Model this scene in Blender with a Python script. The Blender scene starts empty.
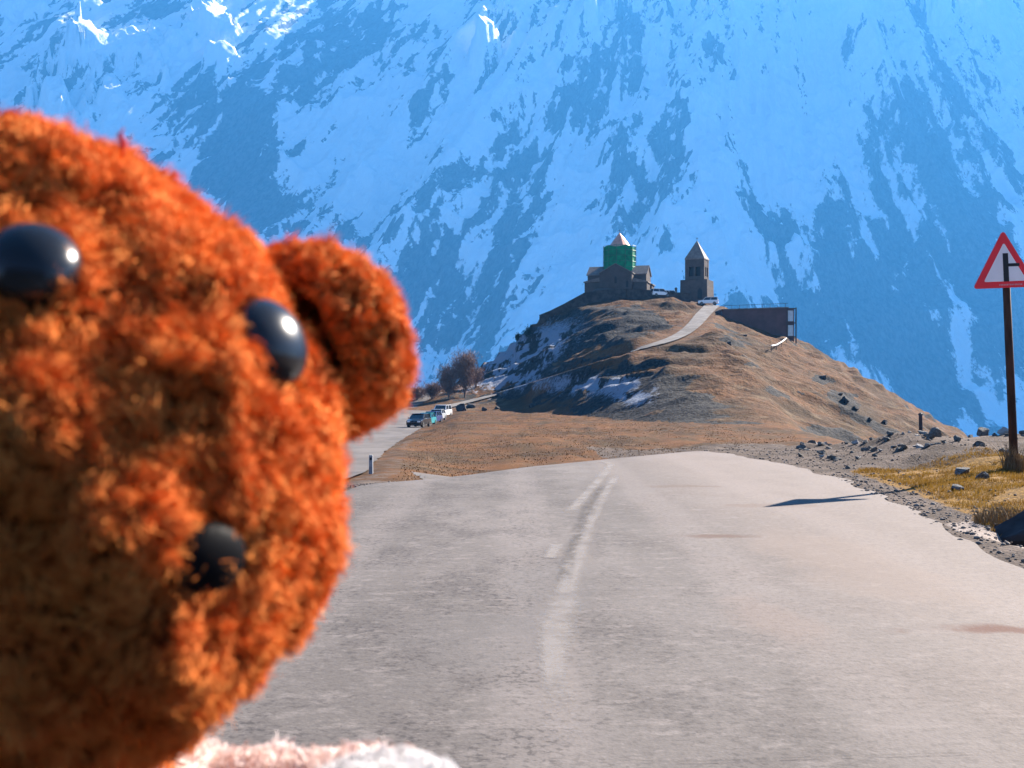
import bpy, bmesh, math, random
import numpy as np
from mathutils import Vector, Matrix

random.seed(7)
rng = np.random.default_rng(11)
R = math.radians
S = bpy.context.scene
C = S.collection

# ------------------------------------------------------------------ camera, sky, sun, exposure
FPX = 1100.0
CAMZ = 1.4
SUN_EL, SUN_AZ = 32.0, 49.0          # azimuth measured from +Y (view) towards +X (right)
SUN_DIR = Vector((math.cos(R(SUN_EL)) * math.sin(R(SUN_AZ)), math.cos(R(SUN_EL)) * math.cos(R(SUN_AZ)), math.sin(R(SUN_EL))))

cam_d = bpy.data.cameras.new('camera')
cam = bpy.data.objects.new('camera', cam_d)
C.objects.link(cam)
cam.location = (0, 0, CAMZ)
cam.rotation_euler = (R(90), 0, 0)
cam_d.sensor_width = 36.0
cam_d.lens = 36.0 * FPX / 1024.0
cam_d.clip_start = 0.01
cam_d.clip_end = 30000
cam_d.dof.use_dof = True
cam_d.dof.focus_distance = 60.0
cam_d.dof.aperture_fstop = 21.0
S.camera = cam

W = bpy.data.worlds.new('World')
S.world = W
W.use_nodes = True
wn = W.node_tree
sky = wn.nodes.new('ShaderNodeTexSky')
sky.sky_type = 'NISHITA'
sky.sun_disc = False
sky.sun_elevation = R(SUN_EL)
sky.sun_rotation = R(SUN_AZ)
sky.altitude = 3000
sky.air_density = 0.7
sky.dust_density = 0.0
sky.ozone_density = 4.0
bg = wn.nodes['Background']
bg.inputs[1].default_value = 0.05
wn.links.new(sky.outputs[0], bg.inputs[0])

sun_d = bpy.data.lights.new('sun', 'SUN')
sun_d.energy = 5.0
sun_d.angle = R(0.53)
sun_d.color = (1.0, 0.90, 0.79)
sun = bpy.data.objects.new('sun', sun_d)
C.objects.link(sun)
sun.rotation_euler = (-SUN_DIR).to_track_quat('-Z', 'Y').to_euler()

S.view_settings.view_transform = 'Standard'
S.view_settings.look = 'None'
S.view_settings.exposure = 2.3
S.view_settings.gamma = 1.0
S.cycles.use_denoising = True
S.cycles.max_bounces = 6
S.cycles.volume_bounces = 0
S.cycles.transparent_max_bounces = 12
S.cycles.sample_clamp_indirect = 4.0
S.cycles.caustics_reflective = False
S.cycles.caustics_refractive = False


# ------------------------------------------------------------------ noise
def _hash(ix, iy, iz, seed):
    h = (ix.astype(np.int64) * 374761393 + iy.astype(np.int64) * 668265263 + iz.astype(np.int64) * 2147483647 + seed * 974711) & 0x7fffffff
    h = (h ^ (h >> 13)) * 1274126177 & 0x7fffffff
    h = (h ^ (h >> 16)) * 2246822519 & 0x7fffffff
    h = h ^ (h >> 15)
    return (h & 0xffff) / 65535.0


def vnoise(x, y, z=None, seed=0):
    x = np.asarray(x, float)
    y = np.asarray(y, float)
    x, y = np.broadcast_arrays(x, y)
    if z is None:
        z = np.zeros_like(x)
    ix, iy, iz = np.floor(x), np.floor(y), np.floor(z)
    fx, fy, fz = x - ix, y - iy, z - iz
    q = lambda t: t * t * t * (t * (t * 6 - 15) + 10)
    ux, uy, uz = q(fx), q(fy), q(fz)
    ix, iy, iz = ix.astype(np.int64), iy.astype(np.int64), iz.astype(np.int64)

    def lay(k):
        a = _hash(ix, iy, iz + k, seed)
        b = _hash(ix + 1, iy, iz + k, seed)
        c = _hash(ix, iy + 1, iz + k, seed)
        d = _hash(ix + 1, iy + 1, iz + k, seed)
        return (a * (1 - ux) + b * ux) * (1 - uy) + (c * (1 - ux) + d * ux) * uy
    if not np.any(uz):
        return lay(0)
    return lay(0) * (1 - uz) + lay(1) * uz


def fbm(x, y, z=None, o=4, seed=0, g=0.5):
    s, a, t = 0, 1.0, 0
    f = 1.0
    for i in range(o):
        s = s + a * vnoise(np.asarray(x) * f + 17.3 * i, np.asarray(y) * f - 9.1 * i, None if z is None else z * f, seed + i)
        t += a
        a *= g
        f *= 2.03
    return s / t


def ridged(x, y, o=4, seed=0, g=0.5):
    s, a, t, f = 0, 1.0, 0, 1.0
    for i in range(o):
        n = 1 - np.abs(2 * vnoise(np.asarray(x) * f + 31.7 * i, np.asarray(y) * f + 5.3 * i, None, seed + i) - 1)
        s = s + a * n * n
        t += a
        a *= g
        f *= 2.07
    return s / t


def sstep(a, b, x):
    t = np.clip((x - a) / (b - a), 0, 1)
    return t * t * (3 - 2 * t)


# ------------------------------------------------------------------ objects and tags
def tag(o, label=None, cat=None, group=None, kind=None):
    if label: o['label'] = label
    if cat: o['category'] = cat
    if group: o['group'] = group
    if kind: o['kind'] = kind
    return o


def thing(name, label, cat, loc=(0, 0, 0), rot=(0, 0, 0), group=None):
    o = bpy.data.objects.new(name, None)
    C.objects.link(o)
    o.empty_display_size = 0.2
    o.location = loc
    o.rotation_euler = rot
    return tag(o, label, cat, group)


def np_mesh(name, co, quads=None, tris=None, mat=None, parent=None, smooth=True, attrs=None, mats=None, midx=None):
    me = bpy.data.meshes.new(name)
    co = np.ascontiguousarray(co, np.float32)
    loops, starts, n = [], [], 0
    if quads is not None and len(quads):
        loops.append(np.asarray(quads).ravel()); starts.append(np.arange(len(quads)) * 4); n += len(quads) * 4
    if tris is not None and len(tris):
        loops.append(np.asarray(tris).ravel()); starts.append(np.arange(len(tris)) * 3 + n)
    loops = np.concatenate(loops).astype(np.int32)
    starts = np.concatenate(starts).astype(np.int32)
    me.vertices.add(len(co)); me.vertices.foreach_set('co', co.ravel())
    me.loops.add(len(loops)); me.loops.foreach_set('vertex_index', loops)
    me.polygons.add(len(starts)); me.polygons.foreach_set('loop_start', starts)
    if smooth:
        me.polygons.foreach_set('use_smooth', np.ones(len(starts), bool))
    for m in (mats or ([mat] if mat else [])):
        me.materials.append(m)
    if midx is not None:
        me.polygons.foreach_set('material_index', np.asarray(midx, np.int32))
    for k, v in (attrs or {}).items():
        a = me.attributes.new(k, 'FLOAT', 'POINT')
        a.data.foreach_set('value', np.ascontiguousarray(v, np.float32))
    me.update(calc_edges=True)
    me.validate()
    o = bpy.data.objects.new(name, me)
    C.objects.link(o)
    if parent: o.parent = parent
    return o


def grid_quads(nu, nv):
    i = np.arange((nu - 1))[:, None] * nv + np.arange(nv - 1)[None, :]
    i = i.ravel()
    return np.stack([i, i + nv, i + nv + 1, i + 1], 1)


class MB:
    """collects shapes and links them as one mesh object"""
    def __init__(s):
        s.bm = bmesh.new()

    def box(s, c, size, rz=0, taper=1.0, bev=0.0):
        x, y, z = size[0] / 2, size[1] / 2, size[2] / 2
        vs = []
        M = Matrix.Rotation(rz, 3, 'Z')
        for dz, k in ((-z, 1), (z, taper)):
            for dx, dy in ((-x, -y), (x, -y), (x, y), (-x, y)):
                vs.append(s.bm.verts.new(Vector(c) + M @ Vector((dx * k, dy * k, dz))))
        fs = []
        for f in ((3, 2, 1, 0), (4, 5, 6, 7), (0, 1, 5, 4), (1, 2, 6, 5), (2, 3, 7, 6), (3, 0, 4, 7)):
            fs.append(s.bm.faces.new([vs[i] for i in f]))
        if bev:
            es = {e for f in fs for e in f.edges}
            bmesh.ops.bevel(s.bm, geom=list(es), offset=bev, segments=2, affect='EDGES', profile=0.5)
        return s

    def prism(s, pts, axis, a, b, M=None):
        """polygon pts (2D) extruded from a to b; axis 'y': pts are (x,z); 'x': (y,z); 'z': (x,y)"""
        def P(p, t):
            v = {'y': (p[0], t, p[1]), 'x': (t, p[0], p[1]), 'z': (p[0], p[1], t)}[axis]
            v = Vector(v)
            return M @ v if M else v
        A = [s.bm.verts.new(P(p, a)) for p in pts]
        B = [s.bm.verts.new(P(p, b)) for p in pts]
        n = len(pts)
        s.bm.faces.new(A); s.bm.faces.new(B[::-1])
        for i in range(n):
            s.bm.faces.new((A[i], B[i], B[(i + 1) % n], A[(i + 1) % n]))
        return s

    def tube(s, pts, radii, n=8, cap=True):
        pts = [Vector(p) for p in pts]
        if not hasattr(radii, '__len__'): radii = [radii] * len(pts)
        rings = []
        for i, p in enumerate(pts):
            d = (pts[min(i + 1, len(pts) - 1)] - pts[max(i - 1, 0)]).normalized()
            u = d.cross(Vector((0, 0, 1)) if abs(d.z) < .9 else Vector((1, 0, 0))).normalized()
            v = d.cross(u)
            rings.append([s.bm.verts.new(p + (u * math.cos(k / n * 6.28318) + v * math.sin(k / n * 6.28318)) * radii[i]) for k in range(n)])
        for a, b in zip(rings, rings[1:]):
            for k in range(n):
                s.bm.faces.new((a[k], a[(k + 1) % n], b[(k + 1) % n], b[k]))
        if cap:
            s.bm.faces.new(rings[0][::-1]); s.bm.faces.new(rings[-1])
        return s

    def lathe(s, prof, c, n=16, rz=0):
        rings = []
        for r, z in prof:
            if r < 1e-5:
                rings.append([s.bm.verts.new((c[0], c[1], c[2] + z))])
            else:
                rings.append([s.bm.verts.new((c[0] + r * math.cos(rz + k / n * 2 * math.pi), c[1] + r * math.sin(rz + k / n * 2 * math.pi), c[2] + z)) for k in range(n)])
        for a, b in zip(rings, rings[1:]):
            for k in range(n):
                k2 = (k + 1) % n
                if len(a) == 1 and len(b) == 1: continue
                if len(a) == 1: s.bm.faces.new((a[0], b[k], b[k2]))
                elif len(b) == 1: s.bm.faces.new((a[k], a[k2], b[0]))
                else: s.bm.faces.new((a[k], a[k2], b[k2], b[k]))
        for e, rev in ((rings[0], True), (rings[-1], False)):
            if len(e) > 1: s.bm.faces.new(e[::-1] if rev else e)
        return s

    def build(s, name, mat, parent=None, smooth=False, bev=0):
        bmesh.ops.recalc_face_normals(s.bm, faces=s.bm.faces)
        me = bpy.data.meshes.new(name)
        s.bm.to_mesh(me); s.bm.free()
        if smooth:
            for p in me.polygons: p.use_smooth = True
        me.materials.append(mat)
        o = bpy.data.objects.new(name, me)
        C.objects.link(o)
        if parent: o.parent = parent
        if bev:
            b = o.modifiers.new('bevel', 'BEVEL'); b.width = bev; b.segments = 2
        return o


def copy_tree(o, parent=None):
    c = o.copy(); C.objects.link(c); c.parent = parent
    for ch in [x for x in bpy.data.objects if x.parent == o]:
        copy_tree(ch, c)
    return c


def at(px, py, d):
    return Vector(((px - 512) / FPX * d, d, CAMZ + (384 - py) / FPX * d))


# ------------------------------------------------------------------ material helpers
class NT:
    def __init__(s, name):
        s.m = bpy.data.materials.new(name)
        s.m.use_nodes = True
        s.t = s.m.node_tree
        s.p = s.t.nodes['Principled BSDF']
        s.out = s.t.nodes['Material Output']
        s.pos = s.t.nodes.new('ShaderNodeNewGeometry').outputs['Position']

    def n(s, ty, **kw):
        nd = s.t.nodes.new(ty)
        for k, v in kw.items(): setattr(nd, k, v)
        return nd

    def put(s, sock, v):
        if hasattr(v, 'is_linked') or isinstance(v, bpy.types.NodeSocket): s.t.links.new(v, sock)
        else:
            if sock.type == 'RGBA' and len(v) == 3: v = (*v, 1)
            sock.default_value = v
        return s

    def math(s, op, a, b=0.0, c=0.0, clamp=False):
        nd = s.n('ShaderNodeMath', operation=op, use_clamp=clamp)
        for i, v in enumerate((a, b, c)): s.put(nd.inputs[i], v)
        return nd.outputs[0]

    def vec(s, scale=(1, 1, 1), src=None, rot=(0, 0, 0), loc=(0, 0, 0)):
        nd = s.n('ShaderNodeMapping')
        s.put(nd.inputs[0], src or s.pos)
        nd.inputs[1].default_value = loc; nd.inputs[2].default_value = rot; nd.inputs[3].default_value = scale
        return nd.outputs[0]

    def obj(s):
        return s.n('ShaderNodeTexCoord').outputs['Object']

    def noise(s, scale, v=None, detail=4, rough=0.55, dist=0.0):
        nd = s.n('ShaderNodeTexNoise')
        s.put(nd.inputs['Vector'], v or s.pos)
        nd.inputs['Scale'].default_value = scale; nd.inputs['Detail'].default_value = detail
        nd.inputs['Roughness'].default_value = rough; nd.inputs['Distortion'].default_value = dist
        return nd.outputs[0]

    def voro(s, scale, v=None, feat='F1', out=0):
        nd = s.n('ShaderNodeTexVoronoi', feature=feat)
        s.put(nd.inputs['Vector'], v or s.pos)
        nd.inputs['Scale'].default_value = scale
        return nd.outputs[out]

    def mask(s, v, a, b):
        nd = s.n('ShaderNodeMapRange', interpolation_type='SMOOTHSTEP')
        s.put(nd.inputs[0], v); nd.inputs[1].default_value = a; nd.inputs[2].default_value = b
        return nd.outputs[0]

    def mix(s, f, a, b, mode='MIX'):
        nd = s.n('ShaderNodeMix', data_type='RGBA', blend_type=mode)
        s.put(nd.inputs[0], f); s.put(nd.inputs[6], a); s.put(nd.inputs[7], b)
        return nd.outputs[2]

    def attr(s, name):
        return s.n('ShaderNodeAttribute', attribute_name=name).outputs['Fac']

    def xyz(s, src=None):
        nd = s.n('ShaderNodeSeparateXYZ'); s.put(nd.inputs[0], src or s.pos)
        return nd.outputs

    def bump(s, h, strength=0.5, dist=0.02):
        nd = s.n('ShaderNodeBump')
        s.put(nd.inputs['Height'], h); nd.inputs['Strength'].default_value = strength; nd.inputs['Distance'].default_value = dist
        s.t.links.new(nd.outputs[0], s.p.inputs['Normal'])

    def set(s, color=None, rough=None, spec=None, **kw):
        if color is not None: s.put(s.p.inputs['Base Color'], color)
        if rough is not None: s.put(s.p.inputs['Roughness'], rough)
        if spec is not None: s.p.inputs['Specular IOR Level'].default_value = spec
        for k, v in kw.items(): s.put(s.p.inputs[k.replace('_', ' ')], v)
        return s.m


def plain(name, col, rough=0.6, spec=0.3, var=0.15, scale=3.0, bump=0.0, bscale=20, **kw):
    t = NT(name)
    o = t.obj()
    n = t.noise(scale, o, 5, 0.6)
    c = t.mix(t.mask(n, .3, .7), tuple(v * (1 - var) for v in col), tuple(min(1, v * (1 + var)) for v in col))
    if bump: t.bump(t.noise(bscale, o, 4), bump, 0.01)
    return t.set(c, rough, spec, **kw)


# ------------------------------------------------------------------ terrain functions
XR_Y = [0, 25, 30, 50, 80, 110, 135, 160, 190, 230, 300]
XR_X = [-4.2, -4.0, -4.0, -5.8, -8.1, -9.4, -10.4, -10.9, -11.4, -12.2, -14]
LZ = [-.6, -.85, -1.0, -1.7, -2.7, -3.2, -3.6, -3.4, -2.8, -2.4, -2.4]
EDGE_L = ([-40, 0, 10, 14, 16.5, 18, 20, 26, 40], [-3.6, -3.6, -2.9, -2.25, -1.75, -1.25, -1.1, -2.0, -4])
EDGE_R = ([-40, 0, 8, 13, 17, 19, 21.7, 26, 40], [3.7, 3.7, 3.85, 4.5, 4.85, 4.8, 4.5, 3.0, -2])


def crest(x):
    return 15.8 + np.clip((x + 1.3) * 1.25, -2.5, 7.2)


def base_h(x, y):
    d = np.maximum(0, y - crest(x))
    z = -1.95 * (1 - np.exp(-(d / 13.0) ** 1.6)) - np.clip(y - 50, 0, 200) * 0.008
    # the valley side on the right
    e = 11 + 0.12 * y
    z = z - 0.45 * np.maximum(0, x - e) * sstep(15, 35, y) * sstep(0, 6, x - e) * np.clip(1.0, 0, 1)
    # the lower road on the left
    xr = np.interp(y, XR_Y, XR_X)
    lz = np.interp(y, XR_Y, LZ)
    w = sstep(4.5, 0.2, x - xr) * sstep(15, 24, y)
    z = z * (1 - w) + lz * w
    # bank left of the lower road
    xl = xr - 7.5
    z = z + np.clip(xl - x, 0, 14) * 0.22 * sstep(20, 40, y)
    # rising ground where the shrubs stand
    z = z + 3.4 * np.exp(-((x + 14) / 9.0) ** 2 - ((y - 222) / 14.0) ** 2)
    # far drop
    z = z - np.clip(y - 285, 0, 480) * 0.62
    z = z - np.clip(np.abs(x - 20) - 150, 0, 600) * 0.45
    z = z - np.clip(-y - 60, 0, 500) * 0.3
    return np.maximum(z, -300.0 + 0 * z)


HS_X = [-40, -24, -17.5, -10, -3.2, 1, 6.6, 12, 17, 24, 33, 44, 55, 64, 70, 79, 92, 103, 140, 200]
HS_Z = [-20, -7.0, -2.6, 2.2, 7.0, 10.6, 15.0, 17.6, 20.2, 21.4, 21.6, 19.6, 16.6, 11.8, 8.2, 2.6, -6.6, -14, -44, -90]


def hill_w(x, y):
    ft = 96 + 82 * sstep(20, -6, x - (y - 96) * .03)
    t = np.clip((y - ft) / (250.0 - ft), 0, 1)
    f = 0.25 * t + 0.75 * t ** 1.25
    back = 1 - sstep(276, 350, y)
    return f * back


def hill_h(x, y):
    zs = np.interp(x + (fbm(x * .05, y * .05, o=3, seed=5) - .5) * 6 * sstep(250, 200, y), HS_X, HS_Z)
    b = base_h(x, y)
    return np.maximum(0, zs - b) * hill_w(x, y)


PATH_PX = [(712, 306), (703, 315), (694, 326), (683, 335), (664, 343), (640, 349), (612, 359), (580, 371), (540, 383), (500, 394), (468, 402), (445, 408)]


PATH = None


def ground_h(x, y, rough=True):
    x = np.asarray(x, float); y = np.asarray(y, float)
    b = base_h(x, y)
    h = hill_h(x, y)
    z = b + h
    if rough:
        k = sstep(0, 3, h)
        # ledges and gullies on the hill
        led = fbm(x * .05 + y * .012, y * .05, o=3, seed=22)
        g = (ridged(x * .055 + y * .02, y * .09, 4, 21) - .45) * 2.2 + (fbm(x * .3, y * .3, o=4, seed=8) - .5) * .8
        qz = (z + led * 7) / 2.4
        g = g + (np.floor(qz) + sstep(.55, .95, qz - np.floor(qz)) - qz + .5) * 1.5 * sstep(.40, .62, fbm(x * .04, y * .04, o=3, seed=23))
        top = sstep(236, 250, y) * sstep(285, 276, y) * sstep(14, 18, x) * sstep(60, 52, x)
        z = z + k * g * (1 - .9 * top)
        if PATH is not None:
            pd_, pz_ = path_near(x, y)
            w = sstep(5.0, 2.2, pd_)
            z = z * (1 - w) + (pz_ - .12) * w
        # rough verges
        off = np.maximum(np.interp(y, *EDGE_L) - x, x - np.interp(y, *EDGE_R))
        v = sstep(.3, 2.2, off) * (1 - k)
        xr = np.interp(y, XR_Y, XR_X)
        inl = sstep(.6, 0, np.abs(x - (xr - 3.6)) - 3.6) * sstep(20, 26, y)
        v = v * (1 - inl)
        z = z + v * ((fbm(x * .9, y * .9, o=4, seed=3) - .45) * .34 + (fbm(x * .15, y * .15, o=3, seed=31) - .5) * .5)
        # shallow sink under the pavement so the road sheet lies on top
        z = z - .05 * sstep(.05, -.4, off) * sstep(34, 30, y) - .06 * inl * (y < 215)
        # ditch by the right verge
        dd = np.hypot((x - 4.98) / .5, (y - 10.0) / .8)
        z = z - .35 * sstep(1.2, .3, dd)
        # low bank carrying the boulders
        z = z + .30 * sstep(6, 8, x) * np.exp(-((y - 21.5) / 2.5) ** 2)
    return z


def path_near(x, y):
    d = np.full(np.shape(x), 1e9); zz_ = np.zeros(np.shape(x))
    for a, b in zip(PATH, PATH[1:]):
        t = np.clip(((x - a[0]) * (b[0] - a[0]) + (y - a[1]) * (b[1] - a[1])) / ((b[0] - a[0]) ** 2 + (b[1] - a[1]) ** 2 + 1e-9), 0, 1)
        q = np.hypot(x - a[0] - t * (b[0] - a[0]), y - a[1] - t * (b[1] - a[1]))
        zz_ = np.where(q < d, a[2] + t * (b[2] - a[2]), zz_); d = np.minimum(d, q)
    return d, zz_


def hit(px, py, d0=5.0, d1=400.0, n=4000):
    d = np.linspace(d0, d1, n)
    x = (px - 512) / FPX * d
    z = CAMZ + (384 - py) / FPX * d
    g = ground_h(x, d)
    i = np.nonzero(g >= z)[0]
    i = i[0] if len(i) else n - 1
    return Vector((x[i], d[i], float(g[i])))


def on_ground(x, y):
    return float(ground_h(np.array([x]), np.array([y]))[0])


_pts = np.array([hit(px, py, 60, 262) for px, py in PATH_PX])
_s = np.r_[0, np.cumsum(np.hypot(np.diff(_pts[:, 0]), np.diff(_pts[:, 1])))]
_u = np.linspace(0, _s[-1], 70)
_pts = np.stack([np.interp(_u, _s, _pts[:, j]) for j in range(3)], 1)
for _ in range(8): _pts[1:-1] = (_pts[:-2] + 2 * _pts[1:-1] + _pts[2:]) / 4
PATH = [Vector(p) for p in _pts]

# ------------------------------------------------------------------ ground + hill meshes
def cat(*parts):
    return np.unique(np.round(np.concatenate(parts), 4))


gx = cat(np.linspace(-4000, -300, 14), np.linspace(-300, -40, 30), np.arange(-40, -8, .8), np.arange(-8, 14, .22), np.arange(14, 112, .55), np.arange(112, 300, 6), np.linspace(300, 4000, 14))
gy = cat(np.linspace(-400, -20, 12), np.arange(-20, 3, 1.5), np.arange(3, 34, .22), np.arange(34, 96, .9), np.arange(96, 285, .6), np.arange(285, 420, 6), np.linspace(420, 1000, 10))
GX, GY = np.meshgrid(gx, gy, indexing='ij')
X, Y = GX.ravel(), GY.ravel()
Z = ground_h(X, Y)
H = hill_h(X, Y)
quads = grid_quads(len(gx), len(gy))
is_hill = (H[quads] > .02).all(1)


def path_dist(x, y, pts):
    d = np.full(x.shape, 1e9)
    for a, b in zip(pts, pts[1:]):
        ax, ay, bx, by = a.x, a.y, b.x, b.y
        t = np.clip(((x - ax) * (bx - ax) + (y - ay) * (by - ay)) / ((bx - ax) ** 2 + (by - ay) ** 2 + 1e-9), 0, 1)
        d = np.minimum(d, np.hypot(x - ax - t * (bx - ax), y - ay - t * (by - ay)))
    return d


def sub(mask):
    q = quads[mask]
    idx, inv = np.unique(q, return_inverse=True)
    return idx, inv.reshape(-1, 4)


# attributes of the hill: dark rock ledges, snow lying on the north-west flank, worn trails
pxs = X / np.maximum(Y, 1) * FPX + 512
pys = 384 - (Z - CAMZ) / np.maximum(Y, 1) * FPX
strat = fbm(X * .035 + Y * .01, Z * .55, o=4, seed=41)
flank = sstep(26, 8, X - (Y - 250) * -.12)
rock = sstep(.52, .66, strat) * .9


def blob(cx, cy, rx, ry, a=0.0):
    c, s = math.cos(R(a)), math.sin(R(a))
    dx, dy = pxs - cx, pys - cy
    return np.exp(-(((dx * c + dy * s) / rx) ** 2 + ((-dx * s + dy * c) / ry) ** 2))


rk = (blob(590, 335, 70, 14, -8) + blob(510, 372, 70, 24, -28) * .8 + blob(640, 395, 60, 20, 6) + blob(690, 425, 70, 9, 3) + blob(600, 405, 60, 12, 0) * .7
      + blob(835, 437, 28, 7, 10) * 1.2 + blob(845, 402, 16, 9, 35) * 1.4 + blob(822, 380, 10, 5, 20) + blob(730, 338, 22, 9, 25) * .7 + blob(900, 440, 18, 5, 30) * .8 + blob(650, 322, 18, 6, 10) + blob(875, 425, 14, 5, 35) * .8 + blob(640, 425, 60, 8, 4) * .9 + blob(700, 400, 45, 8, 8) * .7 + blob(760, 425, 30, 6, 12) * .8 + blob(620, 310, 40, 6, 5) * .6 + blob(780, 395, 30, 4, 20) * .5 + blob(560, 420, 40, 5, 0) * .6)
nz = fbm(X * .22, Y * .14 + Z * .5, o=5, seed=77)
gzx = np.gradient(Z.reshape(GX.shape), gx, axis=0).ravel(); gzy = np.gradient(Z.reshape(GX.shape), gy, axis=1).ravel()
steep = np.hypot(gzx, gzy)
rock = np.clip(sstep(.43, .62, nz * .50 + strat * .22 + rk * .37 + sstep(.45, 1.0, steep) * .16 - .06), 0, 1)
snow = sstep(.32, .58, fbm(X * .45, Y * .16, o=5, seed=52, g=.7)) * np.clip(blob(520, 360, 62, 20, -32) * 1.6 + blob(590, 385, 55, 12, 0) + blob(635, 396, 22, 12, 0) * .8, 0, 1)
pd = path_dist(X, Y, PATH)

m_hill = NT('hill_turf')
t = m_hill
n1 = t.noise(.35, None, 6, .62)
n2 = t.noise(.09, t.vec((1, .5, 2.2)), 5, .6)
n3 = t.noise(2.2, None, 4, .6)
grass = t.mix(t.mask(n2, .36, .64), (.052, .031, .015), (.122, .056, .023))
grass = t.mix(t.math('MULTIPLY', t.mask(n1, .5, .68), .7), grass, (.15, .105, .062))
grass = t.mix(t.math('MULTIPLY', t.mask(n3, .50, .66), .85), grass, (.050, .034, .022))
rockc = t.mix(t.mask(n3, .35, .65), (.012, .013, .014), (.050, .046, .042))
rm = t.math('ADD', t.attr('rock'), t.math('MULTIPLY', t.math('SUBTRACT', n3, .5), .9))
col = t.mix(t.mask(rm, .36, .54), grass, rockc)
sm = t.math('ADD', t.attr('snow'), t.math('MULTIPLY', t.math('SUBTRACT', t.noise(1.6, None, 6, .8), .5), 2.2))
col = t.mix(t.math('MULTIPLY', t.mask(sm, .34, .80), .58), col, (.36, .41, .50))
t.bump(t.math('ADD', n1, t.math('MULTIPLY', n3, .6)), .8, .5)
t.set(col, .95, .1)

m_ground = NT('verge_ground')
t = m_ground
gsx = t.xyz()
n1 = t.noise(1.6, None, 6, .62)
n2 = t.noise(.22, None, 5, .6)
n3 = t.noise(14, None, 4, .65)
v1 = t.voro(9)
v2 = t.voro(26)
field = t.mix(t.mask(n2, .36, .62), (.054, .030, .015), (.118, .052, .020))
field = t.mix(t.math('MULTIPLY', t.mask(t.noise(.5, t.vec((1, .35, 1)), 6, .7), .46, .66), .7), field, (.062, .043, .024))
field = t.mix(t.math('MULTIPLY', t.mask(t.noise(1.3, t.vec((1, .3, 1)), 5, .7), .54, .68), .6), field, (.165, .09, .044))
gravel = t.mix(t.mask(n1, .35, .65), (.055, .041, .033), (.115, .088, .072))
gravel = t.mix(t.math('MULTIPLY', t.mask(v2, .32, .08), .5), gravel, (.18, .152, .134))
gravel = t.mix(t.math('MULTIPLY', t.mask(n3, .55, .72), .7), gravel, (.050, .040, .036))
gm = t.math('ADD', t.attr('gravel'), t.math('MULTIPLY', t.math('SUBTRACT', n1, .5), .9))
col = t.mix(t.mask(gm, .40, .60), field, gravel)
pm = t.math('ADD', t.attr('pale'), t.math('MULTIPLY', t.math('SUBTRACT', n1, .5), .9))
col = t.mix(t.mask(pm, .45, .62), col, (.25, .21, .185))
ym = t.math('ADD', t.attr('turf'), t.math('MULTIPLY', t.math('SUBTRACT', n1, .5), .8))
col = t.mix(t.mask(ym, .42, .6), col, t.mix(t.mask(n3, .4, .6), (.11, .057, .012), (.205, .110, .020)))
t.bump(t.math('ADD', t.math('MULTIPLY', n1, .6), t.math('ADD', t.math('MULTIPLY', n3, .35), t.math('MULTIPLY', v2, .2))), .9, .07)
t.set(col, .95, .1)

offr = X - np.interp(Y, *EDGE_R)
offl = np.interp(Y, *EDGE_L) - X
xr_ = np.interp(Y, XR_Y, XR_X)
gravel_a = np.clip(sstep(2.0, .7, np.maximum(offr, 0)) * (Y < 33) * (offr > -1) + (X > 4) * (Y > 17) * (Y < 60) * .9
                   + sstep(3.0, 1.0, np.maximum(offl, 0)) * (Y < 26) * (offl > -1) + sstep(1.6, .4, np.abs(X - xr_ - .3)) * (Y > 20) * .25 + .2 * (X < -3) * (X > -12) * (Y > 20), 0, 1)
pale_a = sstep(.75, .35, np.abs(offr - .85 - .25 * np.sin(Y))) * sstep(11.6, 10.8, Y) * .95
turf_a = sstep(.25, .8, offr) * sstep(10.4, 11.4, Y) * sstep(18.6, 17.2, Y)

idx, q = sub(is_hill)
tag(np_mesh('hill', np.stack([X, Y, Z], 1)[idx], q, mat=m_hill.m, attrs={'rock': rock[idx], 'snow': snow[idx]}), kind='structure')
idx, q = sub(~is_hill)
tag(np_mesh('ground', np.stack([X, Y, Z], 1)[idx], q, mat=m_ground.m, attrs={'gravel': gravel_a[idx], 'pale': pale_a[idx], 'turf': turf_a[idx]}), kind='structure')

# ------------------------------------------------------------------ main road
t = m_road = NT('worn_asphalt')
n1 = t.noise(.35, t.vec((1, .45, 1)), 5, .6)
n2 = t.noise(1.5, t.vec((1, .6, 1)), 6, .65)
n3 = t.noise(22, None, 5, .75)
v = t.voro(55)
sx = t.xyz()
base = t.mix(t.mask(n1, .33, .66), (.088, .077, .070), (.138, .121, .111))
base = t.mix(t.math('MULTIPLY', t.mask(n2, .44, .64), .6), base, (.070, .060, .056))
base = t.mix(t.math('MULTIPLY', t.mask(t.noise(7, t.vec((.6, 1, 1)), 6, .75), .50, .66), .45), base, (.205, .178, .164))
wv = t.math('SINE', t.math('MULTIPLY_ADD', sx[0], 4.2, t.math('MULTIPLY', n1, 2.0)))
base = t.mix(t.math('MULTIPLY', t.mask(wv, .2, 1.0), .35), base, (.185, .160, .147))
# dusty outer lane
dust = t.mask(t.math('ADD', sx[0], t.math('MULTIPLY', n2, 1.6)), 1.6, 4.2)
base = t.mix(t.math('MULTIPLY', dust, .55), base, (.205, .163, .138))
# coarse chippings, stronger on the near left
cm = t.math('MULTIPLY', t.mask(n2, .40, .62), t.mask(sx[0], 2.6, -.6))
base = t.mix(t.math('MULTIPLY', t.mask(n3, .49, .62), t.math('MULTIPLY_ADD', cm, .65, .28)), base, (.038, .033, .032))
base = t.mix(t.math('MULTIPLY', t.mask(n3, .44, .30), .35), base, (.225, .198, .182))
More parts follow.
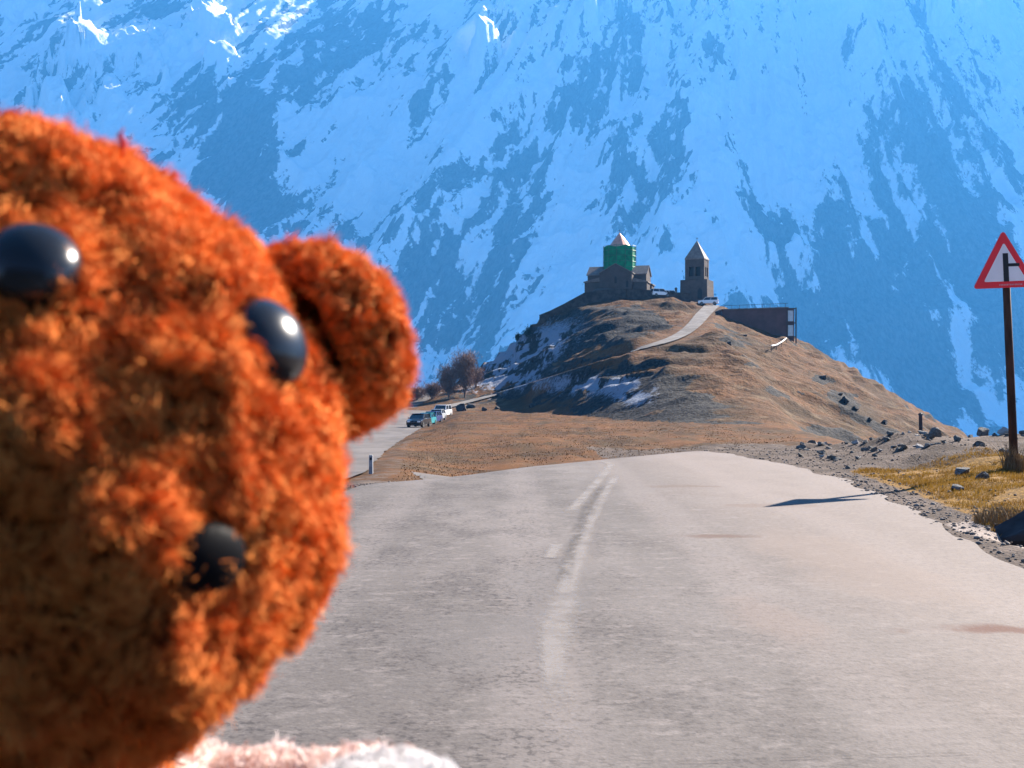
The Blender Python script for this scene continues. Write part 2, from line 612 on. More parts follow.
# wheel tracks, tar seams, mud stains
for (x0, y0, ax, ay, rz, colr, k) in ((2.75, 6.25, .42, .16, .1, (.085, .036, .024), 1.0), (1.9, 10.1, .42, .16, 0, (.09, .052, .038), .8), (1.55, 6.5, .25, .9, .4, (.16, .112, .088), .3), (2.35, 15, .5, .2, 0, (.10, .068, .052), .6),
                                     (2.6, 8.8, .55, 1.9, .3, (.185, .138, .11), .35), (2.9, 12.6, .5, .18, 0, (.125, .085, .066), .5), (-.2, 6.0, .5, .9, 0, (.085, .078, .075), .3), (.25, 7.6, .35, 1.6, -.1, (.085, .08, .078), .3)):
    mv = t.vec((1 / ax, 1 / ay, 0), t.vec((1, 1, 1), None, (0, 0, 0), (-x0, -y0, 0)), (0, 0, 0))
    ln = t.n('ShaderNodeVectorMath', operation='LENGTH'); t.put(ln.inputs[0], mv)
    dd = t.math('ADD', ln.outputs['Value'], t.math('MULTIPLY', t.math('SUBTRACT', n2, .5), 3.2))
    base = t.mix(t.math('MULTIPLY', t.mask(dd, 1.2, .5), k), base, colr)
t.bump(t.math('ADD', t.math('MULTIPLY', n3, .5), t.math('MULTIPLY', v, .35)), .35, .008)
t.set(base, .88, .25)


def road_mesh(name, ys, el, er, mat, lift, nx=24, wob=0.0):
    xs = []
    for i, yy in enumerate(ys):
        l = np.interp(yy, *el); r = np.interp(yy, *er)
        l += wob * (fbm(yy * 1.1, 3.3, o=3, seed=4) - .5); r += wob * (fbm(yy * 1.0, 8.3, o=3, seed=6) - .5)
        xs.append(np.linspace(l, r, nx))
    xs = np.array(xs); yy = np.repeat(np.array(ys)[:, None], nx, 1)
    z = base_h(xs, yy) + hill_h(xs, yy) * 0 + lift
    co = np.stack([xs, yy, z], 2).reshape(-1, 3)
    o = np_mesh(name, co, grid_quads(len(ys), nx)[:, ::-1], mat=mat)
    return tag(o, kind='structure')


road_mesh('road', np.concatenate([np.arange(-30, 2, 2), np.arange(2, 32, .12)]), EDGE_L, EDGE_R, m_road.m, .006, 40, .45)

t = m_road2 = NT('pale_asphalt')
n1 = t.noise(.5, t.vec((1, .3, 1)), 5, .6)
b2 = t.mix(t.mask(n1, .35, .65), (.095, .084, .077), (.14, .125, .116))
t.bump(t.noise(20), .4, .01)
t.set(b2, .9, .2)
EL2 = (XR_Y, [v - 7.2 for v in XR_X]); ER2 = (XR_Y, XR_X)
road_mesh('lower_road', np.arange(24, 214, .8), EL2, ER2, m_road2.m, .01, 12, .3)

# worn centre lines
t = m_paint = NT('worn_line_paint')
a1 = t.noise(3.2, t.vec((1, .5, 1)), 5, .65); a2 = t.noise(30, None, 4, .7)
t.set((.27, .245, .228), .85, .2)
a1 = t.noise(1.7, None, 6, .7)
edge = t.mask(t.math('ADD', t.attr('across'), t.math('MULTIPLY', t.math('SUBTRACT', a2, .5), .9)), 1.0, .25)
fade = t.math('MULTIPLY', t.math('MULTIPLY_ADD', t.mask(a1, .35, .6), .5, .5), edge)
t.put(t.p.inputs['Alpha'], t.math('MULTIPLY', fade, .62))


def ribbon(name, pts, w, mat, lift, hfun, n=60, parent=None, wob=0.0, sub_=4):
    pts = [Vector((p[0], p[1])) for p in pts]
    cum = [0]
    for a, b in zip(pts, pts[1:]): cum.append(cum[-1] + (b - a).length)
    s = np.linspace(0, cum[-1], n)
    x = np.interp(s, cum, [p.x for p in pts]); y = np.interp(s, cum, [p.y for p in pts])
    for _ in range(6):
        x[1:-1] = (x[:-2] + 2 * x[1:-1] + x[2:]) / 4; y[1:-1] = (y[:-2] + 2 * y[1:-1] + y[2:]) / 4
    tx, ty = np.gradient(x), np.gradient(y)
    L = np.hypot(tx, ty); nx_, ny_ = -ty / L, tx / L
    ww = np.interp(s, np.linspace(0, cum[-1], len(w)), w) if hasattr(w, '__len__') else np.full(n, w)
    if wob: ww = ww * (1 + wob * (fbm(s * 1.3, s * 0, o=3, seed=9) - .5) * 2)
    u = np.linspace(-.5, .5, sub_)
    xx = x[:, None] + nx_[:, None] * ww[:, None] * u; yy = y[:, None] + ny_[:, None] * ww[:, None] * u
    zz = hfun(xx, yy) + lift
    co = np.stack([xx, yy, zz], 2).reshape(-1, 3)
    return np_mesh(name, co, grid_quads(n, sub_), mat=mat, parent=parent, attrs={'across': np.repeat(np.minimum(1, 1), n * sub_) * np.maximum(np.tile(np.abs(u) * 2, n), np.repeat(1.35 - np.minimum(s, cum[-1] - s) / (.10 * cum[-1]) * 1.35, sub_)).clip(0, 1.4)})


flat = lambda px, py: ((px - 512) / FPX * (CAMZ * FPX / (py - 384)), CAMZ * FPX / (py - 384))
for pts, w in (([(575, 461), (598, 461), (611, 465), (607, 471), (597, 483), (583, 498), (566, 518)], [.16, .2, .24, .22, .2, .18]), ([(618, 474), (602, 498), (587, 530), (576, 560), (566, 592), (556, 625), (552, 660), (556, 700), (566, 745)], [.16, .2, .2, .2, .2, .22, .24, .24, .2]), ([(557, 545), (549, 560)], [.16, .2, .16])):
    tag(ribbon('road_markings', [flat(*p) for p in pts], w, m_paint.m, .011, base_h, 90, wob=.35, sub_=7), kind='structure')
t = m_seam = NT('dark_tar_seam')
t.set((.035, .031, .029), .8, .2)
sn_ = t.noise(9, None, 5, .7)
t.put(t.p.inputs['Alpha'], t.math('MULTIPLY', t.math('MULTIPLY', t.mask(sn_, .40, .62), .36), t.mask(t.attr('across'), 1.0, .2)))
tag(ribbon('road_markings', [flat(*p) for p in ((604, 484), (592, 504), (580, 528), (570, 556), (562, 590))], [.14, .2, .2, .18, .14], m_seam.m, .014, base_h, 70, wob=.4, sub_=7), kind='structure')
tag(ribbon('road_markings', [flat(*p) for p in ((560, 763), (700, 765), (800, 761), (900, 758), (1023, 755))], [.01, .02, .025, .02], m_seam.m, .014, base_h, 120, wob=.6, sub_=7), kind='structure')

# path up the hill
t = m_path = NT('concrete_path')
pn = t.noise(.5, None, 5, .6)
t.set(t.mix(t.mask(pn, .35, .65), (.12, .108, .098), (.19, .175, .162)), .9, .15)


def smooth_g(x, y):
    return np.maximum.reduce([ground_h(x + dx, y + dy) for dx, dy in ((0, 0), (.5, 0), (-.5, 0), (0, .6), (0, -.6))])


PW = [3.4, 3.2, 3.0, 2.7, 2.5, 2.4, 2.4, 2.3, 2.3, 2.2, 2.2]
tag(ribbon('hill_path', PATH, PW, m_path.m, .03, lambda x, y: path_near(x, y)[1] + .1, 160, sub_=5), kind='structure')

# ------------------------------------------------------------------ mountain
mx = np.linspace(-5200, 5200, 1150)
my = cat(np.linspace(990, 2400, 30), np.linspace(2400, 5000, 620), np.linspace(5000, 6000, 40))
MX, MY = np.meshgrid(mx, my, indexing='ij')
x, y = MX.ravel(), MY.ravel()
foot = 2480 + (fbm(x * .0006, y * 0, o=3, seed=61) - .5) * 260
crest_y = 4520 + (fbm(x * .0005, y * 0 + 4, o=3, seed=62) - .5) * 300
u = (y - foot) / (crest_y - foot)
czx = [-5200, -2600, -2000, -1500, -900, -300, 300, 900, 1400, 1900, 2600, 5200]
czz = [1600, 1660, 1645, 1640, 1640, 1690, 1710, 1740, 1740, 1730, 1720, 1700]
cz = np.interp(x, czx, czz) + (ridged(x * .0016, y * 0 + 1, 4, 63) - .4) * 110
uu = np.clip(u, 0, 1)
prof = .55 * uu + .45 * uu ** 1.5
z = -300 + 12 * (fbm(x * .004, y * .004, o=3, seed=60) - .5) + (cz + 300) * prof - np.clip(y - crest_y, 0, None) * .8
px_ = x / y * FPX + 512
py_ = 384 - (z - CAMZ) / y * FPX
# spurs and gullies down the fall line; left half leans, right half falls straight
lean = np.interp(px_, [0, 500, 760, 1024], [.5, .55, .15, -.12])
sx_ = x + lean * (z - 600) * -1.0
spur = ridged(sx_ * .0019, z * .0004, 4, 64)
fine = ridged(sx_ * .0075, z * .0035, 4, 65)
cr = ridged(x * .012, z * .012, 4, 66)
amp = sstep(.03, .25, u) * (1 - .55 * sstep(.75, 1.05, u))
zz = z + amp * ((spur - .45) * 240 + (fine - .45) * 75 + (cr - .45) * 26)
zz = np.maximum(zz, -330)
# knolls that stand out of the ridge's shadow high on the face
ZG = zz.reshape(MX.shape)
patches = [(122, 66, 46, 9, -8, 1), (95, 74, 30, 6, -5, 1), (22, 26, 26, 5, -4, 1), (70, 6, 34, 5, 5, 1), (2, 12, 10, 8, 0, 1), (225, 46, 17, 8, 18, 1), (212, 15, 8, 7, 30, 1), (222, 74, 12, 4, 0, 1), (55, 117, 14, 8, 20, 1), (108, 112, 16, 12, 45, .9),
           (508, 10, 26, 7, 35, 1), (485, 67, 9, 4, 0, 1), (618, 8, 12, 7, -50, 1), (566, 2, 14, 4, -10, 1), (592, 36, 5, 3, 0, 1), (938, 5, 10, 7, 10, 1), (484, 43, 5, 4, 0, .8), (160, 85, 8, 4, 40, 1)]
pm_ = np.zeros(len(x)); tilt_ = np.zeros(len(x))
brk = fbm(x * .016, z * .016, o=4, seed=88, g=.65)
for cx_, cy_, rx_, ry_, an_, k_ in patches:
    c_, s_ = math.cos(R(an_)), math.sin(R(an_))
    dx_, dy_ = px_ - cx_, py_ - cy_
    r2_ = ((dx_ * c_ + dy_ * s_) / (rx_ * 1.25)) ** 2 + ((-dx_ * s_ + dy_ * c_) / (ry_ * 1.7)) ** 2
    p_ = k_ * sstep(.25, .75, np.exp(-r2_) + (brk - .5) * 1.5) * (r2_ < 3)
    w_ = p_ > pm_
    if not w_.any(): continue
    xc_, yc_ = x[w_].mean(), y[w_].mean()
    tilt_[w_] = np.clip(-.85 * (x[w_] - xc_) - .10 * (y[w_] - yc_), -30, 120)
    pm_ = np.maximum(pm_, p_)
sel = np.nonzero(pm_ > .02)[0]
need = np.full(len(sel), -1e9)
for dist in np.arange(12, 1500, 9.0):
    qx = x[sel] + dist * SUN_DIR.x / math.hypot(SUN_DIR.x, SUN_DIR.y); qy = y[sel] + dist * SUN_DIR.y / math.hypot(SUN_DIR.x, SUN_DIR.y)
    ix_ = np.clip(np.searchsorted(mx, qx), 0, len(mx) - 1); iy_ = np.clip(np.searchsorted(my, qy), 0, len(my) - 1)
    need = np.maximum(need, ZG[ix_, iy_] - dist * math.tan(R(SUN_EL)) - zz[sel])
print('lit patches', len(sel), np.percentile(need, [5, 50, 95]))
zz[sel] += pm_[sel] * np.clip(np.clip(need, 0, 330) + 48 + tilt_[sel] + 14 * (ridged(x[sel] * .02, z[sel] * .02, 3, 89) - .5), 0, 400)


def mb(cx, cy, rx, ry, a=0.0):
    c, s = math.cos(R(a)), math.sin(R(a))
    dx, dy = px_ - cx, py_ - cy
    return np.exp(-(((dx * c + dy * s) / rx) ** 2 + ((-dx * s + dy * c) / ry) ** 2))


rk = (mb(245, 110, 36, 52, 10) * 1.1 + mb(250, 180, 45, 60, -20) * 1.0 + mb(215, 150, 25, 35, 30) * .6 + mb(335, 35, 65, 40, -30) * .62 + mb(310, 70, 30, 45, 10) * .4 + mb(510, 215, 26, 55, 8) * .95 + mb(485, 310, 22, 65, 12) * 1.15 + mb(545, 180, 18, 45, -20) * .7
      + mb(400, 235, 70, 45, -40) * .42 + mb(450, 260, 24, 60, 20) * .5 + mb(360, 230, 30, 40, -40) * .5
      + mb(590, 95, 60, 45, -35) * .46 + mb(625, 55, 15, 50, -12) * .6 + mb(685, 50, 35, 50, 20) * .5 + mb(655, 170, 45, 50, 25) * .55 + mb(675, 155, 14, 45, 8) * .45 + mb(612, 185, 18, 35, 15) * .5
      + mb(850, 170, 14, 40, -35) * .55 + mb(880, 260, 60, 90, 0) * .72 + mb(840, 330, 90, 90, 0) * .62 + mb(960, 330, 75, 130, 0) * .8 + mb(905, 80, 50, 75, 0) * .50 + mb(960, 170, 45, 90, -8) * .55 + mb(1005, 40, 25, 60, 0) * .3
      + mb(775, 205, 55, 16, -12) * .50 + mb(855, 35, 25, 15, -30) * .5 + mb(790, 30, 18, 30, 0) * .2 + mb(160, 25, 18, 10, -25) * .6 + mb(55, 75, 40, 16, -20) * .4 + mb(20, 40, 25, 10, -20) * .3 + mb(120, 110, 30, 25, 0) * .35 + mb(430, 330, 22, 50, 20) * .55 + mb(770, 290, 40, 50, 0) * .35
      - mb(345, 130, 45, 40, -45) * .45 - mb(780, 110, 70, 70, 0) * .5 - mb(560, 280, 20, 110, 38) * .35 - mb(905, 250, 8, 60, 12) * .5 - mb(960, 340, 9, 90, -10) * .55 - mb(850, 320, 7, 70, 0) * .45 - mb(985, 400, 8, 40, 0) * .3 - mb(865, 225, 8, 40, -10) * .3)
st = sx_ * .012
f1 = fbm(sx_ * .008, z * .0034 + x * .0012, o=4, seed=71, g=.6)
f2 = fbm(sx_ * .024, z * .009, o=4, seed=72, g=.65)
f3 = fbm(sx_ * .060, z * .026, o=3, seed=74, g=.7)
n = .5 + 1.25 * (.34 * (f1 - .5) + .40 * (f2 - .5) + .26 * (f3 - .5)) * 1.5 + .12 * (.45 - fine)
side = sstep(700, 850, px_)
n = n * (1 - .5 * side) + .5 * side * (.5 + 1.5 * (fbm(sx_ * .014, z * .0016, o=5, seed=73, g=.6) - .5))
rocky = n + rk * .30 - .135
rmask = sstep(.33, .67, rocky) * (1 - pm_)
low = sstep(.12, .02, u)

t = m_mt = NT('snowy_rock_face')
mp = t.xyz()
cmb = t.n('ShaderNodeCombineXYZ')
t.put(cmb.inputs[0], t.attr('fall')); t.put(cmb.inputs[1], t.math('MULTIPLY', mp[2], .36)); t.put(cmb.inputs[2], t.math('MULTIPLY', mp[1], .25))
n1 = t.noise(.035, cmb.outputs[0], 6, .75)
n2 = t.noise(.13, cmb.outputs[0], 5, .75)
rm = t.math('ADD', t.attr('rock'), t.math('ADD', t.math('MULTIPLY', t.math('SUBTRACT', n1, .5), 1.1), t.math('MULTIPLY', t.math('SUBTRACT', n2, .5), 1.5)))
snowc = t.mix(t.mask(n1, .35, .68), (.84, .89, .93), (.93, .95, .97))
rockc = t.mix(t.mask(n2, .35, .65), (.075, .085, .10), (.17, .175, .19))
col = t.mix(t.mask(rm, .36, .64), snowc, rockc)
col = t.mix(t.attr('low'), col, (.10, .09, .07))
t.bump(t.math('ADD', n1, t.math('MULTIPLY', n2, .5)), .8, 14.0)
t.set(col, .9, .1)
tag(np_mesh('mountain', np.stack([x, y, zz], 1), grid_quads(len(mx), len(my)), mat=m_mt.m, attrs={'rock': rmask, 'low': low, 'fall': sx_}), kind='structure')

# ------------------------------------------------------------------ haze
HT = float(zz.max()) + 15
hz = MB().box((0, 2850, (HT - 380) / 2), (11400, 7000, HT + 380)).build('haze', bpy.data.materials.new('mountain_haze'))
tag(hz, kind='stuff')
hm = hz.data.materials[0]
hm.use_nodes = True
ht = hm.node_tree
ht.nodes.remove(ht.nodes['Principled BSDF'])
pv = ht.nodes.new('ShaderNodeVolumePrincipled')
pv.inputs['Color'].default_value = (.075, .40, 1.0, 1)
pv.inputs['Density'].default_value = 1.1e-4
pv.inputs['Anisotropy'].default_value = .2
ht.links.new(pv.outputs[0], ht.nodes['Material Output'].inputs['Volume'])
hm.cycles.homogeneous_volume = True

# ------------------------------------------------------------------ monastery on the hill
t = m_stone = NT('dark_stone_masonry')
o_ = t.obj()
br = t.n('ShaderNodeTexBrick')
t.put(br.inputs['Vector'], t.vec((1, 1, 1), o_, (R(90), 0, 0)))
br.inputs['Scale'].default_value = 1.4
for i, c_ in enumerate(((.085, .070, .062), (.115, .094, .083), (.05, .043, .04))): br.inputs[1 + i].default_value = (*c_, 1)
nn = t.noise(.8, o_, 5, .6)
t.bump(br.outputs['Fac'], .4, .03)
t.set(t.mix(.45, br.outputs['Color'], t.mix(t.mask(nn, .35, .65), (.065, .054, .049), (.108, .09, .08))), .9, .1)
m_stone = t.m
m_roof = plain('weathered_roof_slab', (.17, .145, .13), .75, .2, .25, 1.5)
m_copper = plain('bright_roof_metal', (.60, .29, .21), .4, .5, .2, 1.5, Metallic=.25)
m_net = plain('green_scaffold_net', (.003, .19, .085), .7, .2, .35, .9, .3, 3)
m_pole = plain('scaffold_pole_metal', (.05, .13, .09), .5, .4)
m_dark = plain('dark_opening', (.012, .012, .014), .5, .3)
m_iron = plain('rusty_iron', (.06, .045, .04), .7, .3, .3)
m_brick = plain('purplish_brown_cladding', (.105, .062, .058), .8, .2, .2, .5)
m_glass = plain('window_glass', (.45, .55, .62), .08, .8, .1)
m_wallst = plain('rubble_wall_stone', (.06, .051, .047), .9, .1, .4, 1.2, .8, 3)
PXM = 260 / FPX


def gable_arm(mb, cx, cy, length, width, h, rise, along, z0=0, M=None):
    """box with a gable roof in one closed prism, ridge along the given axis"""
    w = width / 2
    pts = [(-w, z0), (w, z0), (w, h), (0, h + rise), (-w, h)]
    if along == 'y': mb.prism([(cx + p, q) for p, q in pts], 'y', cy - length / 2, cy + length / 2)
    else: mb.prism([(cy + p, q) for p, q in pts], 'x', cx - length / 2, cx + length / 2)


def roof_pair(mb, cx, cy, length, width, h, rise, along, th=.18, over=.25):
    w = width / 2 + over
    dz = -over * rise / (width / 2)
    for s in (-1, 1):
        pts = [(0, h + rise + .01), (s * w, h + dz + .01), (s * w, h + dz + th + .01), (0, h + rise + th + .01)]
        if along == 'y': mb.prism([(cx + p, q) for p, q in pts], 'y', cy - length / 2 - over, cy + length / 2 + over)
        else: mb.prism([(cy + p, q) for p, q in pts], 'x', cx - length / 2 - over, cx + length / 2 + over)


c0 = at(619, 300, 262)
church = thing('church', 'dark stone cross-domed church with its drum wrapped in green netting', 'church', (c0.x, c0.y, c0.z - 1.2), (0, 0, R(-16)))
b = MB()
gable_arm(b, 0.4, 0, 13.0, 7.6, 7.0, 2.1, 'y')
gable_arm(b, 0, .3, 14.0, 6.6, 6.99, 2.09, 'x')
b.build('nave', m_stone, church)
for cc_, cs_ in (((-4.9, -3.2, 2.6), (4.6, 4.4, 5.2)), ((5.3, -3.0, 2.5), (4.4, 4.6, 5.0)), ((-4.9, 4.2, 2.6), (4.6, 4.0, 5.2)), ((5.3, 4.2, 2.5), (4.4, 4.0, 5.0))):
    MB().box(cc_, cs_).build('corner_chapel', m_stone, church)
b = MB()
roof_pair(b, .4, 0, 13.0, 7.6, 7.0, 2.1, 'y')
roof_pair(b, 0, .3, 14.0, 6.6, 6.99, 2.11, 'x')
for cx, cy, sx2, sy2, hh in ((-4.9, -3.2, 4.6, 4.4, 5.2), (5.3, -3.0, 4.4, 4.6, 5.0), (-4.9, 4.2, 4.6, 4.0, 5.2), (5.3, 4.2, 4.4, 4.0, 5.0)):
    s = -1 if cx < 0 else 1
    b.prism([(cx - s * sx2 / 2, hh + 1.2), (cx + s * (sx2 / 2 + .25), hh + .02), (cx + s * (sx2 / 2 + .25), hh - .2), (cx - s * sx2 / 2, hh - .0)], 'y', cy - sy2 / 2 - .2, cy + sy2 / 2 + .2)
b.build('roof', m_roof, church)
b = MB().lathe([(3.1, 0), (3.1, 2.7), (2.3, 3.3), (0, 3.5)], (-2.0, -6.4, 0), 20)
b.build('apse', m_stone, church, smooth=False)
for wx, wz in ((.4, 4.6), (3.1, 3.6)):
    MB().prism([(wx - .28, wz), (wx + .28, wz), (wx + .28, wz + 1.3), (wx, wz + 1.7), (wx - .28, wz + 1.3)], 'y', -6.53, -6.42).build('window', m_dark, church)
MB().lathe([(3.05, 7.5), (3.05, 13.4)], (.1, .2, 0), 12).build('drum', m_stone, church)
cone = MB().lathe([(2.9, 13.3), (2.9, 13.5), (1.4, 15.6), (0, 17.3)], (.1, .2, 0), 12).build('dome_cone', m_copper, church)
MB().tube([(.1, .2, 17.2), (.1, .2, 18.0)], .05).tube([(-.2, .2, 17.75), (.4, .2, 17.75)], .04).build('cross', m_iron, cone)
sc = MB()
for k in range(12):
    a = k / 12 * 6.2832
    sc.tube([(.1 + 3.95 * math.cos(a), .2 + 3.95 * math.sin(a), 6.9), (.1 + 3.95 * math.cos(a), .2 + 3.95 * math.sin(a), 14.0)], .05, 6)
for zz_ in (7.6, 8.9, 10.2, 11.5, 12.8, 13.9):
    ring = [(.1 + 3.95 * math.cos(k / 12 * 6.2832), .2 + 3.95 * math.sin(k / 12 * 6.2832), zz_) for k in range(13)]
    sc.tube(ring, .045, 6)
scaf = sc.build('scaffold', m_pole, church)
# netting hung on the scaffold, slack between the poles
aa = np.linspace(0, 2 * np.pi, 97); zv = np.linspace(7.0, 13.75, 14)
A, ZV = np.meshgrid(aa, zv, indexing='ij')
rr = 3.86 - .22 * np.abs(np.sin(A * 6)) * (.6 + .4 * np.sin(ZV * 4.6) ** 2) + .06 * (fbm(A * 6, ZV, o=3, seed=14) - .5)
np_mesh('netting', np.stack([.1 + rr * np.cos(A), .2 + rr * np.sin(A), ZV + .18 * np.sin(A * 5) * (ZV > 13.5)], 2).reshape(-1, 3), grid_quads(97, 14), mat=m_net, parent=church)

c0 = at(697, 300, 262)
tower = thing('bell_tower', 'square stone bell tower with pointed pyramid roof and arched openings', 'bell tower', (c0.x, c0.y, c0.z - 1.2), (0, 0, R(-24)))
b = MB().box((0, 0, 2.9), (6.6, 6.6, 5.8), taper=.97)
b.build('base_storey', m_stone, tower, bev=.05)
MB().prism([(1.0, 1.2), (2.1, 1.2), (2.1, 3.2), (1.55, 3.8), (1.0, 3.2)], 'y', -3.36, -3.2).build('doorway', m_dark, tower)
b = MB()
W_, z0, z1, zb0, zb1 = 2.3, 5.8, 10.7, 6.7, 8.9
for sx2, sy2 in ((-1, -1), (1, -1), (1, 1), (-1, 1)):
    b.box((sx2 * (W_ - .45), sy2 * (W_ - .45), (z0 + z1) / 2), (.9, .9, z1 - z0))
for k in range(4):
    M = Matrix.Rotation(k * math.pi / 2, 4, 'Z')
    for (a0, a1, q0, q1) in ((-1.4, 1.4, z0, zb0), (-1.4, 1.4, zb1, z1), (-.25, .25, zb0, zb1)):
        b.prism([(a0, q0), (a1, q0), (a1, q1), (a0, q1)], 'y', -W_ + .06, -W_ + .7, M)
b.build('belfry', m_stone, tower)
MB().box((0, 0, 7.9), (2.6, 2.6, 3.6)).build('bell_chamber', m_dark, tower)
rf = MB().lathe([(3.35, 10.65), (3.35, 10.9), (0, 15.4)], (0, 0, 0), 4, R(45)).build('roof', m_roof, tower)
MB().tube([(0, 0, 15.3), (0, 0, 16.1)], .05).tube([(-.28, 0, 15.85), (.28, 0, 15.85)], .04).build('cross', m_iron, rf)

# long cladded building on the right shoulder of the hill
q1 = hit(787, 338, 60, 262)
p0 = at(724, 318, q1.y + 1); p1 = at(787, 338, q1.y + 1); HB = (338 - 308) / FPX * (q1.y + 1)
print('lodge', p0, p1, HB)
LX0, LX1 = p0.x, p1.x
lb = thing('lodge_building', 'long flat-roofed purplish brown building perched on the right hill shoulder', 'building', (p1.x, p1.y, p1.z))
wl = p1.x - p0.x
b = MB().prism([(-wl - .3, HB * .55), (-wl * .5, -1.2), (-.001, -1.6), (0, HB), (-wl - .3, HB * .93)], 'y', 0, 9.0)
b.build('wall', m_brick, lb)
MB().prism([(-wl - .4, HB * .93 + .02), (.3, HB + .02), (.3, HB + .2), (-wl - .4, HB * .93 + .2)], 'y', -.25, 9.2).build('roof', m_roof, lb)
rl = MB()
for k in range(9):
    xx = -wl + k * wl / 8.2
    zt = HB + .18 + HB * .07 * xx / wl
    rl.tube([(xx, -.05, zt), (xx, -.05, zt + .75)], .04, 5)
rl.tube([(-wl, -.05, HB * .93 + .85), (.2, -.05, HB + .93)], .04, 5)
rl.build('roof_railing', m_iron, lb)
fr = MB()
for xx in (.05, 1.75):
    fr.box((xx, -.05, HB / 2 - .5), (.22, .22, HB + 1.2))
for zz_ in (.2, HB * .5, HB - .12):
    fr.box((.9, -.05, zz_), (1.5, .2, .22))
fr.build('balcony_frame', m_iron, lb)
MB().box((.9, 1.2, HB * .26), (1.3, .08, HB * .36)).build('window', m_glass, lb)
MB().box((.9, 1.2, HB * .75), (1.3, .08, HB * .36)).build('window', m_glass, lb)
MB().box((.9, 4.6, HB / 2 - .6), (1.7, 6.5, HB + .9)).build('end_bay', m_brick, lb)

# retaining walls
wall = thing('stone_wall', 'long dark stone retaining wall stepping up the hill to the church', 'wall', (0, 0, 0))
seg = [(540, 321, 250), (552, 316, 249), (566, 309, 248), (584, 299, 247), (604, 296, 246), (626, 295, 245), (648, 296, 246), (668, 298, 247), (690, 299, 248)]
wp = [at(*s) for s in seg]
for a, b_ in zip(wp, wp[1:]):
    d = (b_ - a); L = math.hypot(d.x, d.y); ang = math.atan2(d.y, d.x)
    m = (a + b_) / 2
    MW = Matrix.Translation((a.x, a.y, a.z)) @ Matrix.Rotation(ang, 4, 'Z')
    dz = b_.z - a.z
    MB().prism([(-.02, -4.0), (L + .02, -4.0 + dz), (L + .02, 1.15 + dz), (-.02, 1.15)], 'y', -.35, .35, MW).build('wall_segment', m_wallst, wall)
    MB().prism([(-.05, 1.155), (L + .05, 1.155 + dz), (L + .05, 1.33 + dz), (-.05, 1.33)], 'y', -.43, .43, MW).build('coping', m_wallst, wall)

# ------------------------------------------------------------------ cars
m_tyre = plain('tyre_rubber', (.02, .02, .02), .8, .2)
m_rim = plain('wheel_rim_metal', (.45, .45, .46), .35, .6, Metallic=.8)
m_carglass = plain('car_glass', (.015, .02, .025), .06, .9)
m_lamp = plain('headlamp_glass', (.75, .78, .8), .1, .8)
m_tail = plain('tail_lamp_red', (.4, .02, .02), .2, .6)


def carpaint(name, col): return plain(name, col, .25, .6, .04, 1.0, Coat_Weight=.6)


CAR_PROF = {
    'hatchback': ([(-2.0, .28), (2.0, .28), (2.03, .62), (1.95, .80), (.95, .98), (-1.75, 1.0), (-2.02, .8)], [(1.05, .95), (.35, 1.42), (-1.35, 1.46), (-1.85, .98)], 1.72),
    'suv': ([(-2.2, .36), (2.2, .36), (2.24, .8), (2.12, 1.02), (1.1, 1.12), (-2.15, 1.14), (-2.24, .9)], [(1.2, 1.08), (.55, 1.72), (-1.95, 1.76), (-2.14, 1.12)], 1.85),
    'van': ([(-2.5, .36), (2.5, .36), (2.52, .9), (2.3, 1.18), (1.75, 1.25), (-2.5, 1.27)], [(2.1, 1.2), (1.35, 2.1), (-2.46, 2.16), (-2.48, 1.25)], 1.95),
}


